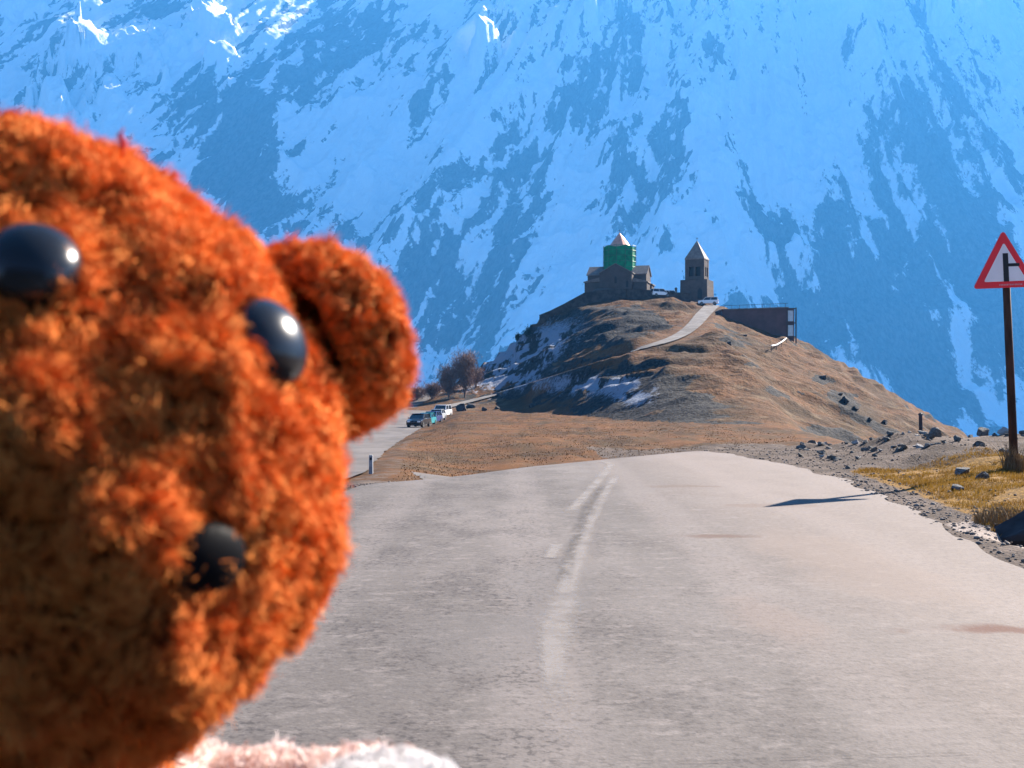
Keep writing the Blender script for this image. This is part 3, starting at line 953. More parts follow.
def make_car(kind, label, paint, group, roofrack=False):
    body, cab, w = CAR_PROF[kind]
    t_ = thing('parked_car' if kind != 'van' else 'parked_van', label, 'car' if kind != 'van' else 'van', group=group)
    b = MB()
    b.prism(body, 'y', -w / 2, w / 2)
    b.build('body', paint, t_, bev=.07)
    bm = bmesh.new()
    A = [[bm.verts.new((x_, s * (w / 2 - (.06 if i in (0, 3) else .20)), z_)) for i, (x_, z_) in enumerate(cab)] for s in (-1, 1)]
    bm.faces.new(A[0]); bm.faces.new(A[1][::-1])
    for i in range(4): bm.faces.new((A[0][i], A[1][i], A[1][(i + 1) % 4], A[0][(i + 1) % 4]))
    m = MB(); m.bm.free(); m.bm = bm
    g = m.build('windows', m_carglass, t_, bev=.03)
    (x1, z1), (x2, z2) = cab[1], cab[2]
    pil = MB().box(((x1 + x2) / 2, 0, (z1 + z2) / 2 + .02), (abs(x1 - x2) + .12, w - .34, .07), bev=.03)
    for s in (-1, 1):
        for (xa, za), (xb, zb) in ((cab[0], cab[1]), (cab[3], cab[2]), (((cab[0][0] + cab[3][0]) / 2, cab[0][1]), ((x1 + x2) / 2, z1))):
            pil.tube([(xa, s * (w / 2 - .05), za), (xb, s * (w / 2 - .19), zb)], .045, 6)
    pil.build('roof_frame', paint, t_)
    for sx2 in (-1, 1):
        for sy2 in (-1, 1):
            r_ = .33 if kind == 'hatchback' else .37
            wh = MB()
            M = Matrix.Translation((sx2 * abs(body[0][0]) * .64, sy2 * (w / 2 - .08), r_)) @ Matrix.Rotation(R(90), 4, 'X')
            wh.lathe([(r_ * .6, -.12), (r_ * .95, -.12), (r_, -.07), (r_, .07), (r_ * .95, .12), (r_ * .6, .12)], (0, 0, 0), 18)
            wh.bm.transform(M)
            wo = wh.build('wheel', m_tyre, t_)
            rm_ = MB().lathe([(0, -.10), (r_ * .6, -.125), (r_ * .6, .125), (0, .10)], (0, 0, 0), 10)
            rm_.bm.transform(M); rm_.build('rim', m_rim, wo)
    for s in (-1, 1):
        MB().box((body[2][0] - .03, s * (w / 2 - .28), body[2][1] + .05), (.12, .34, .15), bev=.03).build('headlight', m_lamp, t_)
        MB().box((body[-1][0] - .0, s * (w / 2 - .16), body[-1][1] + .02), (.08, .2, .18), bev=.02).build('tail_light', m_tail, t_)
        MB().box((cab[0][0] - .15, s * (w / 2 + .08), cab[0][1] + .08), (.12, .16, .11), bev=.03).build('mirror', paint, t_)
    MB().box((body[2][0] + .015, 0, .45), (.06, w * .7, .16)).build('bumper_grille', m_dark, t_)
    return t_


def road_z(x, y): return float(base_h(np.array([x]), np.array([y]))[0]) + .012


LC = 'cars parked along the lower road'
p_black = carpaint('black_car_paint', (.012, .013, .016)); p_teal = carpaint('teal_car_paint', (.03, .30, .36)); p_white = carpaint('white_car_paint', (.75, .76, .78)); p_navy = carpaint('navy_car_paint', (.02, .045, .16)); p_silver = carpaint('silver_car_paint', (.42, .46, .5))
cars = [make_car('hatchback', 'black hatchback nearest the viewer in the row on the lower road', p_black, LC),
        make_car('hatchback', 'pale teal hatchback parked directly behind the black hatchback', p_teal, LC),
        make_car('hatchback', 'navy blue hatchback in the middle of the parked row', p_navy, LC),
        make_car('hatchback', 'silver hatchback with a yellow patch, second from the far end of the row', p_silver, LC),
        make_car('suv', 'tall white off-road car at the far end of the parked row', p_white, LC)]
MB().box((2.0, -.45, .72), (.12, .5, .3), bev=.03).build('yellow_panel', plain('fluorescent_yellow', (.55, .75, .03), .5), cars[3])
for i, (px, yd) in enumerate(((419, 122), (426, 130), (432, 138.5), (437, 147), (442, 157))):
    xx = (px - 512) / FPX * yd
    cars[i].location = (xx, yd, road_z(xx, yd))
    cars[i].rotation_euler = (0, 0, R(-90 - 12 + 4 * (i % 2)))

HC = 'vehicles parked beside the bell tower'
pw2 = make_car('suv', 'white off-road car parked at the foot of the bell tower', p_white, HC)
g_ = at(706, 300, 250); pw2.location = (g_.x, 247, on_ground(g_.x, 247) + .1); pw2.rotation_euler = (0, 0, R(165))
for (px, yd, lab, rz) in ((660, 247, 'small white car parked below the stone wall, farthest from the bell tower', 20), (671, 248, 'small white car between its two neighbours below the stone wall', 5)):
    c_ = copy_tree(pw2); xx = (px - 512) / FPX * yd
    c_.location = (xx, yd, on_ground(xx, yd) + .1); c_.rotation_euler = (0, 0, R(rz)); c_['label'] = lab

# ------------------------------------------------------------------ road sign
m_red = plain('sign_red', (.80, .010, .022), .4, .4, .08)
m_white = plain('sign_white', (.78, .74, .76), .45, .4, .05)
m_black = plain('sign_black', (.012, .012, .014), .5, .3)
m_faint = plain('faded_imprint', (.62, .25, .28), .5, .3)
m_back = plain('galvanised_sheet', (.35, .36, .37), .45, .5, .1, Metallic=.6)
t = m_post = NT('rusty_brown_post'); o_ = t.obj()
nn = t.noise(6, t.vec((1, 1, .25), o_), 5, .65)
t.bump(nn, .4, .01)
m_post = t.set(t.mix(t.mask(nn, .35, .65), (.026, .015, .012), (.075, .035, .022)), .8, .2)
sb = Vector((7.49, 16.4, 0)); sb.z = on_ground(sb.x, sb.y)
sign = thing('road_sign', 'red-bordered triangular side-road warning sign on a leaning brown post', 'road sign', sb, (0, R(-2.6), R(4)))
zb = 1.4 + (384 - 288) / FPX * 16.4 - sb.z      # height of the plate's lower edge
MB().tube([(0, 0, -.5), (0, 0, 1.5), (0, 0, zb + .5)], [.062, .058, .052], 12).build('post', m_post, sign, smooth=True)


def tri(side, y0, y1, rc, name, mat, cz, n=6):
    h = side * .866
    P = [Vector((-side / 2 - .07, 0)), Vector((side / 2 - .07, 0)), Vector((-.07, h))]
    ctr = Vector((-.07, h / 3)); pts = []
    for i, p in enumerate(P):
        d = (ctr - p).normalized(); c_ = p + d * rc * 2
        base = math.atan2(-d.y, -d.x)
        for k in range(n + 1):
            a = base + R(-60 + 120 * k / n)
            pts.append((c_.x + rc * math.cos(a), cz + c_.y + rc * math.sin(a)))
    return MB().prism(pts, 'y', y0, y1).build(name, mat, sign)


SD = .99
tri(SD, -.105, -.085, .035, 'plate', m_red, zb)
tri(SD * .985, -.0845, -.075, .035, 'plate_back', m_back, zb + .004)
tri(SD * .67, -.108, -.1055, .018, 'white_field', m_white, zb + SD * .0955)
sy = MB()
sy.box((-.055, -.1105, zb + .30), (.082, .003, .42))
sy.box((.065, -.1105, zb + .335), (.18, .003, .046))
sy.build('junction_symbol', m_black, sign)
im = MB()
for k in range(15):
    im.box((-.16 + k * .024, -.1065, zb + .043), (.012 + .006 * ((k * 7) % 3) / 2, .002, .022))
im.build('imprint', m_faint, sign)
MB().box((0, -.06, zb + .30), (.16, .03, .05)).box((0, -.06, zb + .08), (.16, .03, .05)).build('bracket', m_iron, sign)

# posts
gp = hit(371, 474, 12, 30)
mk = thing('marker_post', 'short grey concrete marker post at the left edge of the road', 'post', (gp.x, gp.y, gp.z))
m_conc = plain('grey_concrete', (.30, .31, .32), .85, .2, .2, 8, .4, 30)
MB().box((0, 0, .17), (.11, .10, .70), taper=.92, bev=.012).build('shaft', m_conc, mk)
MB().box((0, -.0515, .42), (.06, .004, .07)).build('reflector', m_dark, mk)
gp = hit(921, 447, 60, 262)
k_ = gp.y / FPX
hp = thing('wooden_pole', 'dark weathered wooden pole standing alone on the right hill flank', 'pole', (gp.x, gp.y, gp.z - .3))
MB().tube([(0, 0, 0), (-.02, 0, 16 * k_), (-.06, 0, 35 * k_)], [2.1 * k_, 2.0 * k_, 1.8 * k_], 8).build('shaft', m_post, hp)
MB().lathe([(2.3 * k_, 34 * k_), (2.3 * k_, 35.5 * k_), (0, 37 * k_)], (-.06, 0, 0), 8).build('cap', m_iron, hp)
gp = at(676, 297, 256)
tp = thing('iron_post', 'thin dark iron post rising above the wall between church and bell tower', 'post', (gp.x, gp.y, gp.z - .6))
MB().tube([(0, 0, 0), (0, 0, 2.4)], .22, 8).build('shaft', m_iron, tp); MB().lathe([(.3, 2.3), (.34, 2.6), (0, 2.9)], (0, 0, 0), 8).build('cap', m_iron, tp)

# white handrail below the long building
rp = [hit(px, py, 150, 262) for px, py in ((771, 350), (776, 349), (781, 346), (786, 342))]
rl = thing('white_railing', 'short white railing beside a track below the long brown building', 'railing', rp[0])
b = MB()
b.tube([p - rp[0] + Vector((0, -.3, .7)) for p in rp], .11, 6); b.build('top_rail', plain('white_railing_paint', (.8, .8, .78), .5), rl)
b = MB()
for p in rp: b.tube([p - rp[0] + Vector((0, -.3, -.3)), p - rp[0] + Vector((0, -.3, .7))], .05, 6)
b.build('rail_posts', m_iron, rl)

# ------------------------------------------------------------------ boulders
t = m_rock = NT('lichen_boulder'); o_ = t.obj()
nn = t.noise(5, o_, 6, .65); n4 = t.noise(1.6, o_, 4, .6)
rc_ = t.mix(t.mask(nn, .35, .68), (.075, .075, .07), (.20, .195, .188))
oi = t.n('ShaderNodeObjectInfo')
rc_ = t.mix(t.mask(oi.outputs['Random'], .70, .95), rc_, (.36, .345, .33))
t.bump(nn, .7, .05)
m_rock = t.set(rc_, .9, .15)


def boulder_mesh(seed):
    bm = bmesh.new()
    bmesh.ops.create_icosphere(bm, subdivisions=3, radius=1)
    r_ = random.Random(seed)
    cuts = [(Vector((r_.gauss(0, 1), r_.gauss(0, 1), r_.gauss(0, 1))).normalized(), r_.uniform(.42, .8)) for _ in range(13)]
    co = np.array([v.co for v in bm.verts])
    nf = fbm(co[:, 0] * 1.7 + seed, co[:, 1] * 1.7, co[:, 2] * 1.7, o=3, seed=seed)
    for v, f in zip(bm.verts, nf):
        for n_, d_ in cuts:
            k = v.co.dot(n_)
            if k > d_: v.co -= n_ * (k - d_)
        v.co *= .9 + .3 * (f - .5)
    me = bpy.data.meshes.new('boulder'); bm.to_mesh(me); bm.free(); me.materials.append(m_rock)
    return me


BM_ = [boulder_mesh(s) for s in range(7)]


def boulder(x, y, s, label, group, sink=.25, flat_=.7):
    o = bpy.data.objects.new('boulder', random.choice(BM_)); C.objects.link(o)
    o.scale = (s * random.uniform(.8, 1.25), s * random.uniform(.8, 1.2), s * flat_ * random.uniform(.7, 1.15))
    o.rotation_euler = (random.uniform(-.3, .3), random.uniform(-.3, .3), random.uniform(0, 6))
    o.location = (x, y, on_ground(x, y) + s * (flat_ - sink) * .5)
    return tag(o, label, 'boulder', group)


BV = 'loose boulders along the right verge'
for i in range(420):
    y_ = random.uniform(18.0, 25.0); x_ = random.uniform(5.4, 13.4)
    if vnoise(x_ * .8, y_ * .8, None, 99) < .33: continue
    px = 512 + x_ / y_ * FPX
    if px > 1060 or px < 800: continue
    s = random.choice((.05, .06, .07, .09, .09, .11, .14, .18, .24)) * random.uniform(.8, 1.15)
    if px < 930: s = min(s, .12)
    boulder(x_, y_, s, 'grey lichen-stained boulder among the loose rocks behind the sign', BV)
for px, py, s, lab in ((958, 496, .13, 'flat pale boulder lying in the yellow turf left of the sign'), (962, 480, .19, 'dark pointed boulder standing in the yellow turf beside the signpost'), (982, 490, .15, 'low brown boulder half sunk in turf left of the signpost')):
    x_, y_ = flat(px, py)
    boulder(x_, y_, s, lab, None)
BH = 'dark boulders on the hill foot'
m_drock = plain('dark_hill_rock', (.055, .052, .05), .9, .1, .5, 1.5, .8, 4)
BD_ = []
for b_m in BM_:
    b_m = b_m.copy(); b_m.materials.clear(); b_m.materials.append(m_drock); BD_.append(b_m)
for px, py, s in ((462, 411, 1.5), (470, 408, 1.1), (484, 411, .8), (533, 407, .9), (497, 409, .7), (822, 379, .9), (845, 402, 1.0), (856, 410, .7), (840, 395, .6), (884, 424, .8), (870, 420, .5), (730, 345, .6), (745, 336, .5)):
    p = hit(px, py, 60, 262)
    boulder(p.x, p.y, s, 'dark boulder breaking through the brown turf of the hill', BH).data = random.choice(BD_)

# gravel scattered over the verges: nobody could count it
def pebbles(n):
    pts = []
    while len(pts) < n:
        y_ = random.uniform(7, 24)
        if random.random() < .62:
            x_ = float(np.interp(y_, *EDGE_R)) + abs(random.gauss(0, .75)) - random.random() ** 3 * .9
            if y_ > 17: x_ += random.uniform(0, 6) * random.random()
        else:
            y_ = random.uniform(12, 22); x_ = float(np.interp(y_, *EDGE_L)) - abs(random.gauss(0, .9)) - .02
        pts.append((x_, y_, random.choice((.006, .008, .01, .012, .014, .022)) * random.uniform(.7, 1.4)))
    bm = bmesh.new(); bmesh.ops.create_icosphere(bm, subdivisions=1, radius=1)
    v = np.array([q.co for q in bm.verts]); f = np.array([[w.index for w in q.verts] for q in bm.faces]); bm.free()
    A = np.array(pts); gz = ground_h(A[:, 0], A[:, 1])
    jit = rng.uniform(.65, 1.3, (n, len(v), 1))
    sc_ = A[:, 2][:, None, None] * np.stack([np.ones(n), rng.uniform(.7, 1.3, n), rng.uniform(.4, .8, n)], 1)[:, None, :]
    co = v[None] * jit * sc_ + np.stack([A[:, 0], A[:, 1], gz + A[:, 2] * .2], 1)[:, None, :]
    tr = (f[None] + (np.arange(n) * len(v))[:, None, None]).reshape(-1, 3)
    return np_mesh('gravel', co.reshape(-1, 3), tris=tr, mat=plain('loose_gravel', (.145, .125, .112), .9, .15, .45, 9), smooth=False)


tag(pebbles(5200), 'loose grey gravel strewn along both road edges', 'gravel', kind='stuff')

# ------------------------------------------------------------------ grass
def blades(name, P, hgt, wid, mat, label, lean=.5, kind='stuff'):
    """P: n x 3 roots; three-point ribbons"""
    n = len(P)
    a = rng.uniform(0, 2 * np.pi, n); ln = rng.uniform(.1, lean, n)
    d = np.stack([np.cos(a), np.sin(a), np.zeros(n)], 1)
    b_ = rng.uniform(0, 2 * np.pi, n); sdir = np.stack([np.cos(b_), np.sin(b_), np.zeros(n)], 1)
    up = np.array([0, 0, 1.0])
    h = (hgt * rng.uniform(.5, 1.2, n))[:, None]; w = (wid * rng.uniform(.6, 1.2, n))[:, None]
    m = P + up * h * .55 + d * h * ln[:, None] * .35
    tp_ = P + up * h * .95 + d * h * ln[:, None]
    co = np.stack([P - sdir * w, P + sdir * w, m - sdir * w * .7, m + sdir * w * .7, tp_], 1).reshape(-1, 3)
    k = np.arange(n) * 5
    q = np.stack([k, k + 1, k + 3, k + 2], 1); tr = np.stack([k + 2, k + 3, k + 4], 1)
    o = np_mesh(name, co, q, tr, mat=mat)
    return tag(o, label, name, kind=kind)


t = m_gr = NT('dry_yellow_grass')
nn = t.noise(2.2, None, 3, .6); n4 = t.noise(40, None, 2, .5)
gc = t.mix(t.mask(nn, .35, .65), (.165, .082, .012), (.25, .145, .028)); gc = t.mix(t.mask(n4, .4, .7), gc, (.20, .12, .025))
m_gr = t.set(gc, .8, .1)
tr_ = t.n('ShaderNodeBsdfTranslucent'); t.put(tr_.inputs[0], gc)
ms = t.n('ShaderNodeMixShader'); ms.inputs[0].default_value = .35
t.t.links.new(t.p.outputs[0], ms.inputs[1]); t.t.links.new(tr_.outputs[0], ms.inputs[2]); t.t.links.new(ms.outputs[0], t.out.inputs[0])

N = 80000
gy_ = rng.uniform(10.2, 19.0, N); gx_ = np.interp(gy_, *EDGE_R) + rng.uniform(.3, 5.5, N)
keep = (fbm(gx_ * 1.6, gy_ * 1.6, o=4, seed=91) > .40) & (gx_ / gy_ < .55) & (gx_ - np.interp(gy_, *EDGE_R) > .2 + .9 * fbm(gx_, gy_, o=3, seed=92)) & (gy_ < 18.4 + 1.2 * (fbm(gx_ * .8, 3.0, o=2, seed=93) - .5))
gx_, gy_ = gx_[keep], gy_[keep]
blades('grass', np.stack([gx_, gy_, ground_h(gx_, gy_) - .01], 1), .055, .0045, m_gr, 'short yellow grass on the right verge around the sign')


def tuft(cx, cy, rad, n, h, label, group=None):
    a = rng.uniform(0, 6.28, n); r_ = rad * np.sqrt(rng.uniform(0, 1, n))
    x_, y_ = cx + r_ * np.cos(a), cy + r_ * np.sin(a)
    o = blades('grass_tuft', np.stack([x_, y_, ground_h(x_, y_) - .02], 1), h, .005, m_straw, label, .7, None)
    o['category'] = 'grass tuft'
    if group: o['group'] = group
    return o


N = 80000
fy = 27 + 157 * rng.random(N) ** 1.3; xe_ = np.interp(fy, XR_Y, XR_X); fx = xe_ + .9 + rng.random(N) * (10 + .12 * fy - xe_)
hh_ = hill_h(fx, fy)
keep = (fbm(fx * .35, fy * .12, o=4, seed=95) > .42) & (hh_ < 4) & (fx > np.interp(fy, XR_Y, XR_X) + .6 + 5 * rng.random(N) ** 2) & (fx < 10 + .12 * fy)
fx, fy = fx[keep], fy[keep]
m_fg = plain('brown_field_grass', (.19, .098, .040), .9, .1, .35, .25)
blades('field_grass', np.stack([fx, fy, ground_h(fx, fy) - .02], 1), .06, .022, m_fg, 'short brown grass over the field below the hill')['category'] = 'grass'
m_straw = plain('pale_straw', (.20, .137, .075), .85, .1, .35, 9)
tuft(4.98, 11.0, .34, 600, .21, 'tall dry straw tuft growing over the shadow-black rock at the right edge')
tuft(7.45, 16.3, .16, 260, .42, 'thin dry straw tuft growing round the foot of the signpost')
# rock below the tuft, coloured near black to give the pit's shadow
dr = boulder(5.02, 10.6, .55, 'large rock painted shadow-black under a straw tuft at the right edge of the road', None, .3, .62)
dr.name = 'shadow_rock'
dm = dr.data.copy(); dm.materials.clear(); dm.materials.append(plain('shadow_black_rock', (.03, .03, .034), .8, .2, .3, 3, .6, 8)); dr.data = dm

# ------------------------------------------------------------------ bare shrubs at the left foot of the hill
m_twig = plain('bare_twig_bark', (.24, .165, .13), .9, .1, .3, .7)


def shrub(x, y, h, spread, n, seed, label):
    r_ = random.Random(seed)
    root = thing('bare_shrub', label, 'shrub', (x, y, on_ground(x, y) - .2), group='bare shrubs at the left foot of the hill')
    b = MB(); tips = []
    for k in range(7):
        a = r_.uniform(0, 6.28); s = r_.uniform(.15, .6) * spread
        mid = Vector((math.cos(a) * s * .4, math.sin(a) * s * .4, h * r_.uniform(.3, .5))); top = Vector((math.cos(a) * s, math.sin(a) * s, h * r_.uniform(.65, .95)))
        b.tube([(0, 0, 0), mid, top], [.09, .06, .02], 5)
        tips.append((mid, top))
    b.build('stem', m_twig, root)
    P, D = [], []
    for _ in range(n):
        mid, top = r_.choice(tips)
        f = r_.random() ** 1.1 - .25
        p = mid.lerp(top, f) + Vector((r_.gauss(0, .20), r_.gauss(0, .2), r_.gauss(0, .13))) * spread * 1.1
        p.z = max(.1, p.z); d = Vector((r_.gauss(0, .6) + p.x / spread * .5, r_.gauss(0, .6), r_.uniform(.2, 1.4))).normalized() * r_.uniform(.4, 1.0)
        P.append(p); D.append(d)
    P = np.array(P); D = np.array(D); n = len(P)
    sd = np.cross(D, rng.normal(size=(n, 3))); sd /= np.linalg.norm(sd, axis=1)[:, None]
    w = .035
    co = np.stack([P - sd * w, P + sd * w, P + D * .5 + sd * w * .6 + sd * .1, P + D * .5 - sd * w * .6 + sd * .1, P + D], 1).reshape(-1, 3)
    k = np.arange(n) * 5
    np_mesh('twigs', co, np.stack([k, k + 1, k + 2, k + 3], 1), np.stack([k + 3, k + 2, k + 4], 1), mat=m_twig, parent=root)


for i, (px, yd, h, sp, n, lab) in enumerate(((465, 205, 10.5, 3.4, 7000, 'tallest bare brown shrub at the left foot of the hill'), (449, 204, 7.2, 3.0, 4600, 'bare brown shrub left of the tallest one behind the parked cars'),
                                             (432, 206, 3.6, 2.4, 2400, 'low bare shrub rising just behind the white off-road car'), (417, 208, 2.8, 2.4, 2000, 'low bare shrub near the toy bear\'s ear, second from the left'), (402, 210, 2.6, 2.4, 1800, 'low bare shrub touching the outline of the toy bear\'s ear'),
                                             (476, 214, 4.4, 2.2, 2200, 'bare brown shrub right of the tallest one against the hill'))):
    shrub((px - 512) / FPX * yd, yd, h, sp, n, 100 + i, lab)
m_dkb = plain('dark_leaf', (.03, .035, .022), .9, .1)
for px, py, sz, lab in ((528, 333, 1.5, 'small dark bush on the hill skyline, the upper one below the wall'), (518, 337, 1.0, 'smaller dark bush on the hill skyline below its neighbour')):
    p = hit(px, py + 3, 60, 262)
    P = p + Vector((0, 0, 0)); n = 500
    r0 = rng.normal(size=(n, 3)) * np.array([.28, .28, .38]) * sz + np.array([P.x, P.y, P.z + .5 * sz])
    o = blades('skyline_bush', r0, .35, .08, m_dkb, lab, .9, None); o['category'] = 'bush'; o['group'] = 'bushes on the skyline'

# ------------------------------------------------------------------ the toy bear, close to the lens
t = m_fur = NT('orange_brown_plush')
o_ = t.obj()
n1 = t.noise(60, o_, 4, .6); n2 = t.noise(220, o_, 3, .6)
fc = t.mix(t.mask(n1, .35, .65), (.72, .185, .034), (.86, .290, .060)); fc = t.mix(t.math('MULTIPLY', t.mask(n2, .5, .75), .5), fc, (.42, .080, .015))
t.set(fc, .8, .15)
tr_ = t.n('ShaderNodeBsdfTranslucent'); t.put(tr_.inputs[0], fc)
ms = t.n('ShaderNodeMixShader'); ms.inputs[0].default_value = .05
t.t.links.new(t.p.outputs[0], ms.inputs[1]); t.t.links.new(tr_.outputs[0], ms.inputs[2]); t.t.links.new(ms.outputs[0], t.out.inputs[0])
m_fur = t.m
t = m_skin = NT('shaded_plush_backing')
m_skin = t.set((.07, .013, .005), .95, .05)  # backing fabric, painted near black so gaps between tufts look shaded
t = m_cream = NT('cream_fleece')
o_ = t.obj(); n1 = t.noise(50, o_, 4, .6)
cc = t.mix(t.mask(n1, .35, .65), (.74, .58, .52), (.82, .70, .65))
t.set(cc, .85, .1, Sheen_Weight=.2); m_cream = t.m
m_whitef = plain('white_fleece', (.80, .79, .78), .85, .1, .04)
m_eye = plain('glossy_black_bead', (.012, .013, .015), .24, .5, .1)
m_nose = plain('dark_plastic_nose', (.004, .004, .005), .55, .05, .1)

DH = .30
HC_ = at(5, 452, DH)                                        # head centre
HC_.x += .000
# face axes in world (right, up, forward = towards the viewer)
Fv = Vector((.735, -.655, -.17)).normalized()
Ev = Vector((.92, .36, -.32)); Ev = (Ev - Fv * Ev.dot(Fv)).normalized()     # the toy's own left-right axis, seen to the image's right
Uv = Ev.cross(Fv); Uv = -Uv if Uv.z < 0 else Uv
HM = np.array([Ev, Uv, Fv])                                 # rows: local axes


def lab(v):
    """world offset from the head centre -> local (e, u, f)"""
    return np.array(v) @ HM.T


SEMI = np.array([.0790, .0825, .093])
MUZ = np.array([-.002, -.006, .058]); MUZR = np.array([.040, .037, .036])


def head_r(d):
    """distance to the surface along unit directions d (local axes)"""
    q_ = np.abs(d / SEMI)
    r1 = (np.hypot(q_[:, 0], q_[:, 1]) ** 2.05 + q_[:, 2] ** 2.05) ** (-1 / 2.05)
    # muzzle ellipsoid exit distance
    dm = d / MUZR; cm_ = MUZ / MUZR
    A = (dm ** 2).sum(1); B = (dm * cm_).sum(1); Cc = (cm_ ** 2).sum() - 1
    disc = B * B - A * Cc
    r2 = np.where(disc > 0, (B + np.sqrt(np.maximum(disc, 0))) / A, 0)
    k = .030
    h = np.clip(.5 + .5 * (r1 - r2) / k, 0, 1)
    r = r1 * h + r2 * (1 - h) + k * h * (1 - h)
    return r


def ico(sub_):
    bm = bmesh.new(); bmesh.ops.create_icosphere(bm, subdivisions=sub_, radius=1)
    v = np.array([q.co for q in bm.verts]); f = np.array([[w.index for w in q.verts] for q in bm.faces]); bm.free()
    return v, f


def clump_fur(co, tris, n, length, width, cell, seed, curl=.6, comb=None, keep=None):
    """roots spread over the surface; neighbouring strands lean to one curled tip so the pile reads as tufts"""
    g = np.random.default_rng(seed)
    A, B, Cc = co[tris[:, 0]], co[tris[:, 1]], co[tris[:, 2]]
    nr = np.cross(B - A, Cc - A); ar = np.linalg.norm(nr, axis=1); nr = nr / (ar[:, None] + 1e-12)
    p = ar.copy()
    if keep is not None: p = p * keep((A + B + Cc) / 3)
    fi = g.choice(len(tris), n, p=p / p.sum())
    a, b = g.random(n), g.random(n); s = a + b > 1; a[s], b[s] = 1 - a[s], 1 - b[s]
    P = A[fi] + (B[fi] - A[fi]) * a[:, None] + (Cc[fi] - A[fi]) * b[:, None]
    Nn = nr[fi]
    # clump = jittered 3D cells
    q = P / cell + (np.stack([vnoise(P[:, 0] / cell * .7, P[:, 1] / cell * .7, P[:, 2] / cell * .7, seed + j) for j in range(3)], 1) - .5) * 1.6
    key = np.floor(q).astype(np.int64)
    hk = (key[:, 0] * 73856093) ^ (key[:, 1] * 19349663) ^ (key[:, 2] * 83492791)
    _, inv = np.unique(hk, return_inverse=True)
    m = inv.max() + 1
    cnt = np.bincount(inv, minlength=m).astype(float)[:, None]
    cen = np.stack([np.bincount(inv, P[:, j], m) for j in range(3)], 1) / cnt
    cn = np.stack([np.bincount(inv, Nn[:, j], m) for j in range(3)], 1); cn /= np.linalg.norm(cn, axis=1)[:, None] + 1e-9
    rd = g.normal(size=(m, 3)); rd -= cn * (rd * cn).sum(1)[:, None]; rd /= np.linalg.norm(rd, axis=1)[:, None] + 1e-9
    if comb is not None: rd = rd * .75 + np.array(comb)[None] * .6; rd -= cn * (rd * cn).sum(1)[:, None]
    cl = length * g.uniform(.55, 1.35, m)
    tipc = cen + cn * cl[:, None] + rd * (cl * curl * g.uniform(.2, 1.2, m))[:, None]
    L = cl[inv][:, None]
    tip = tipc[inv] + g.normal(size=(n, 3)) * L * .34 + (P - cen[inv]) * .6
    mid1 = P + Nn * L * .45 + g.normal(size=(n, 3)) * L * .07
    mid2 = P * .35 + tip * .65 + Nn * L * .22 + g.normal(size=(n, 3)) * L * .10
    end = tip - cn[inv] * L * .18 + rd[inv] * L * curl * .35 + g.normal(size=(n, 3)) * L * .08
    pts = np.stack([P - Nn * .0006, mid1, mid2, end], 1)
    sd = np.cross(end - P, g.normal(size=(n, 3))); sd /= np.linalg.norm(sd, axis=1)[:, None] + 1e-9
    w = width * g.uniform(.7, 1.3, (n, 1))
    prof_ = np.array([1, 1, .85, .35])[None, :, None]
    off = sd[:, None, :] * w[:, None, :] * prof_
    V = np.stack([pts - off, pts + off], 2).reshape(-1, 3)
    k = (np.arange(n) * 8)[:, None]
    Q = np.concatenate([k + np.array([0, 1, 3, 2]), k + np.array([2, 3, 5, 4]), k + np.array([4, 5, 7, 6])], 0)
    return V, Q


def plush(name, co, tris, n, length, width, cell, seed, mat, parent, curl=.6, comb=None, skin=None, keep=None):
    V, Q = clump_fur(co, tris, n, length, width, cell, seed, curl, comb, keep)
    nv = len(co)
    return np_mesh(name, np.concatenate([co, V]), Q + nv, tris, parent=parent, mats=[skin or m_skin, mat], midx=np.concatenate([np.ones(len(Q)), np.zeros(len(tris))]))


def tufts(p, cell, seed):
    """rounded cellular bumps, irregular in size: the terry knots of the pile"""
    q = p / cell
    q = q + (np.stack([vnoise(q[:, 0] * .6, q[:, 1] * .6, q[:, 2] * .6, seed + j) for j in range(3)], 1) - .5) * 1.4
    b = np.floor(q); d1 = np.full(len(q), 9.0)
    for i in (-1, 0, 1):
        for j in (-1, 0, 1):
            for k in (-1, 0, 1):
                c = b + np.array([i, j, k]); ci = c.astype(np.int64)
                h = [_hash(ci[:, 0], ci[:, 1], ci[:, 2], seed + 10 * m) for m in range(3)]
                d1 = np.minimum(d1, ((c + np.stack(h, 1) - q) ** 2).sum(1))
    return np.sqrt(np.maximum(0, 1 - d1 * .9)) * (.45 + .75 * vnoise(q[:, 0] * .35, q[:, 1] * .35, q[:, 2] * .35, seed + 5))


SEAT_Z = HC_.z - .36
bear = thing('teddy_bear', 'orange-brown plush teddy bear close to the camera with glossy black eyes', 'toy', (HC_.x, HC_.y + .02, SEAT_Z))
BO = np.array(bear.location)
v, f = ico(7)
r_ = head_r(v)
lump = fbm(v[:, 0] * 5 + 5, v[:, 1] * 5, v[:, 2] * 5, o=3, seed=81) - .5
tuf = tufts(v * r_[:, None], .0108, 82)
co = (v * (r_ + lump * .016 + tuf * .0074 - .0036)[:, None]) @ HM + np.array(HC_) - BO
EYES = {'r': (at(275, 345, .262), .022, .016), 'l': (at(30, 240, .232), .050, .055)}
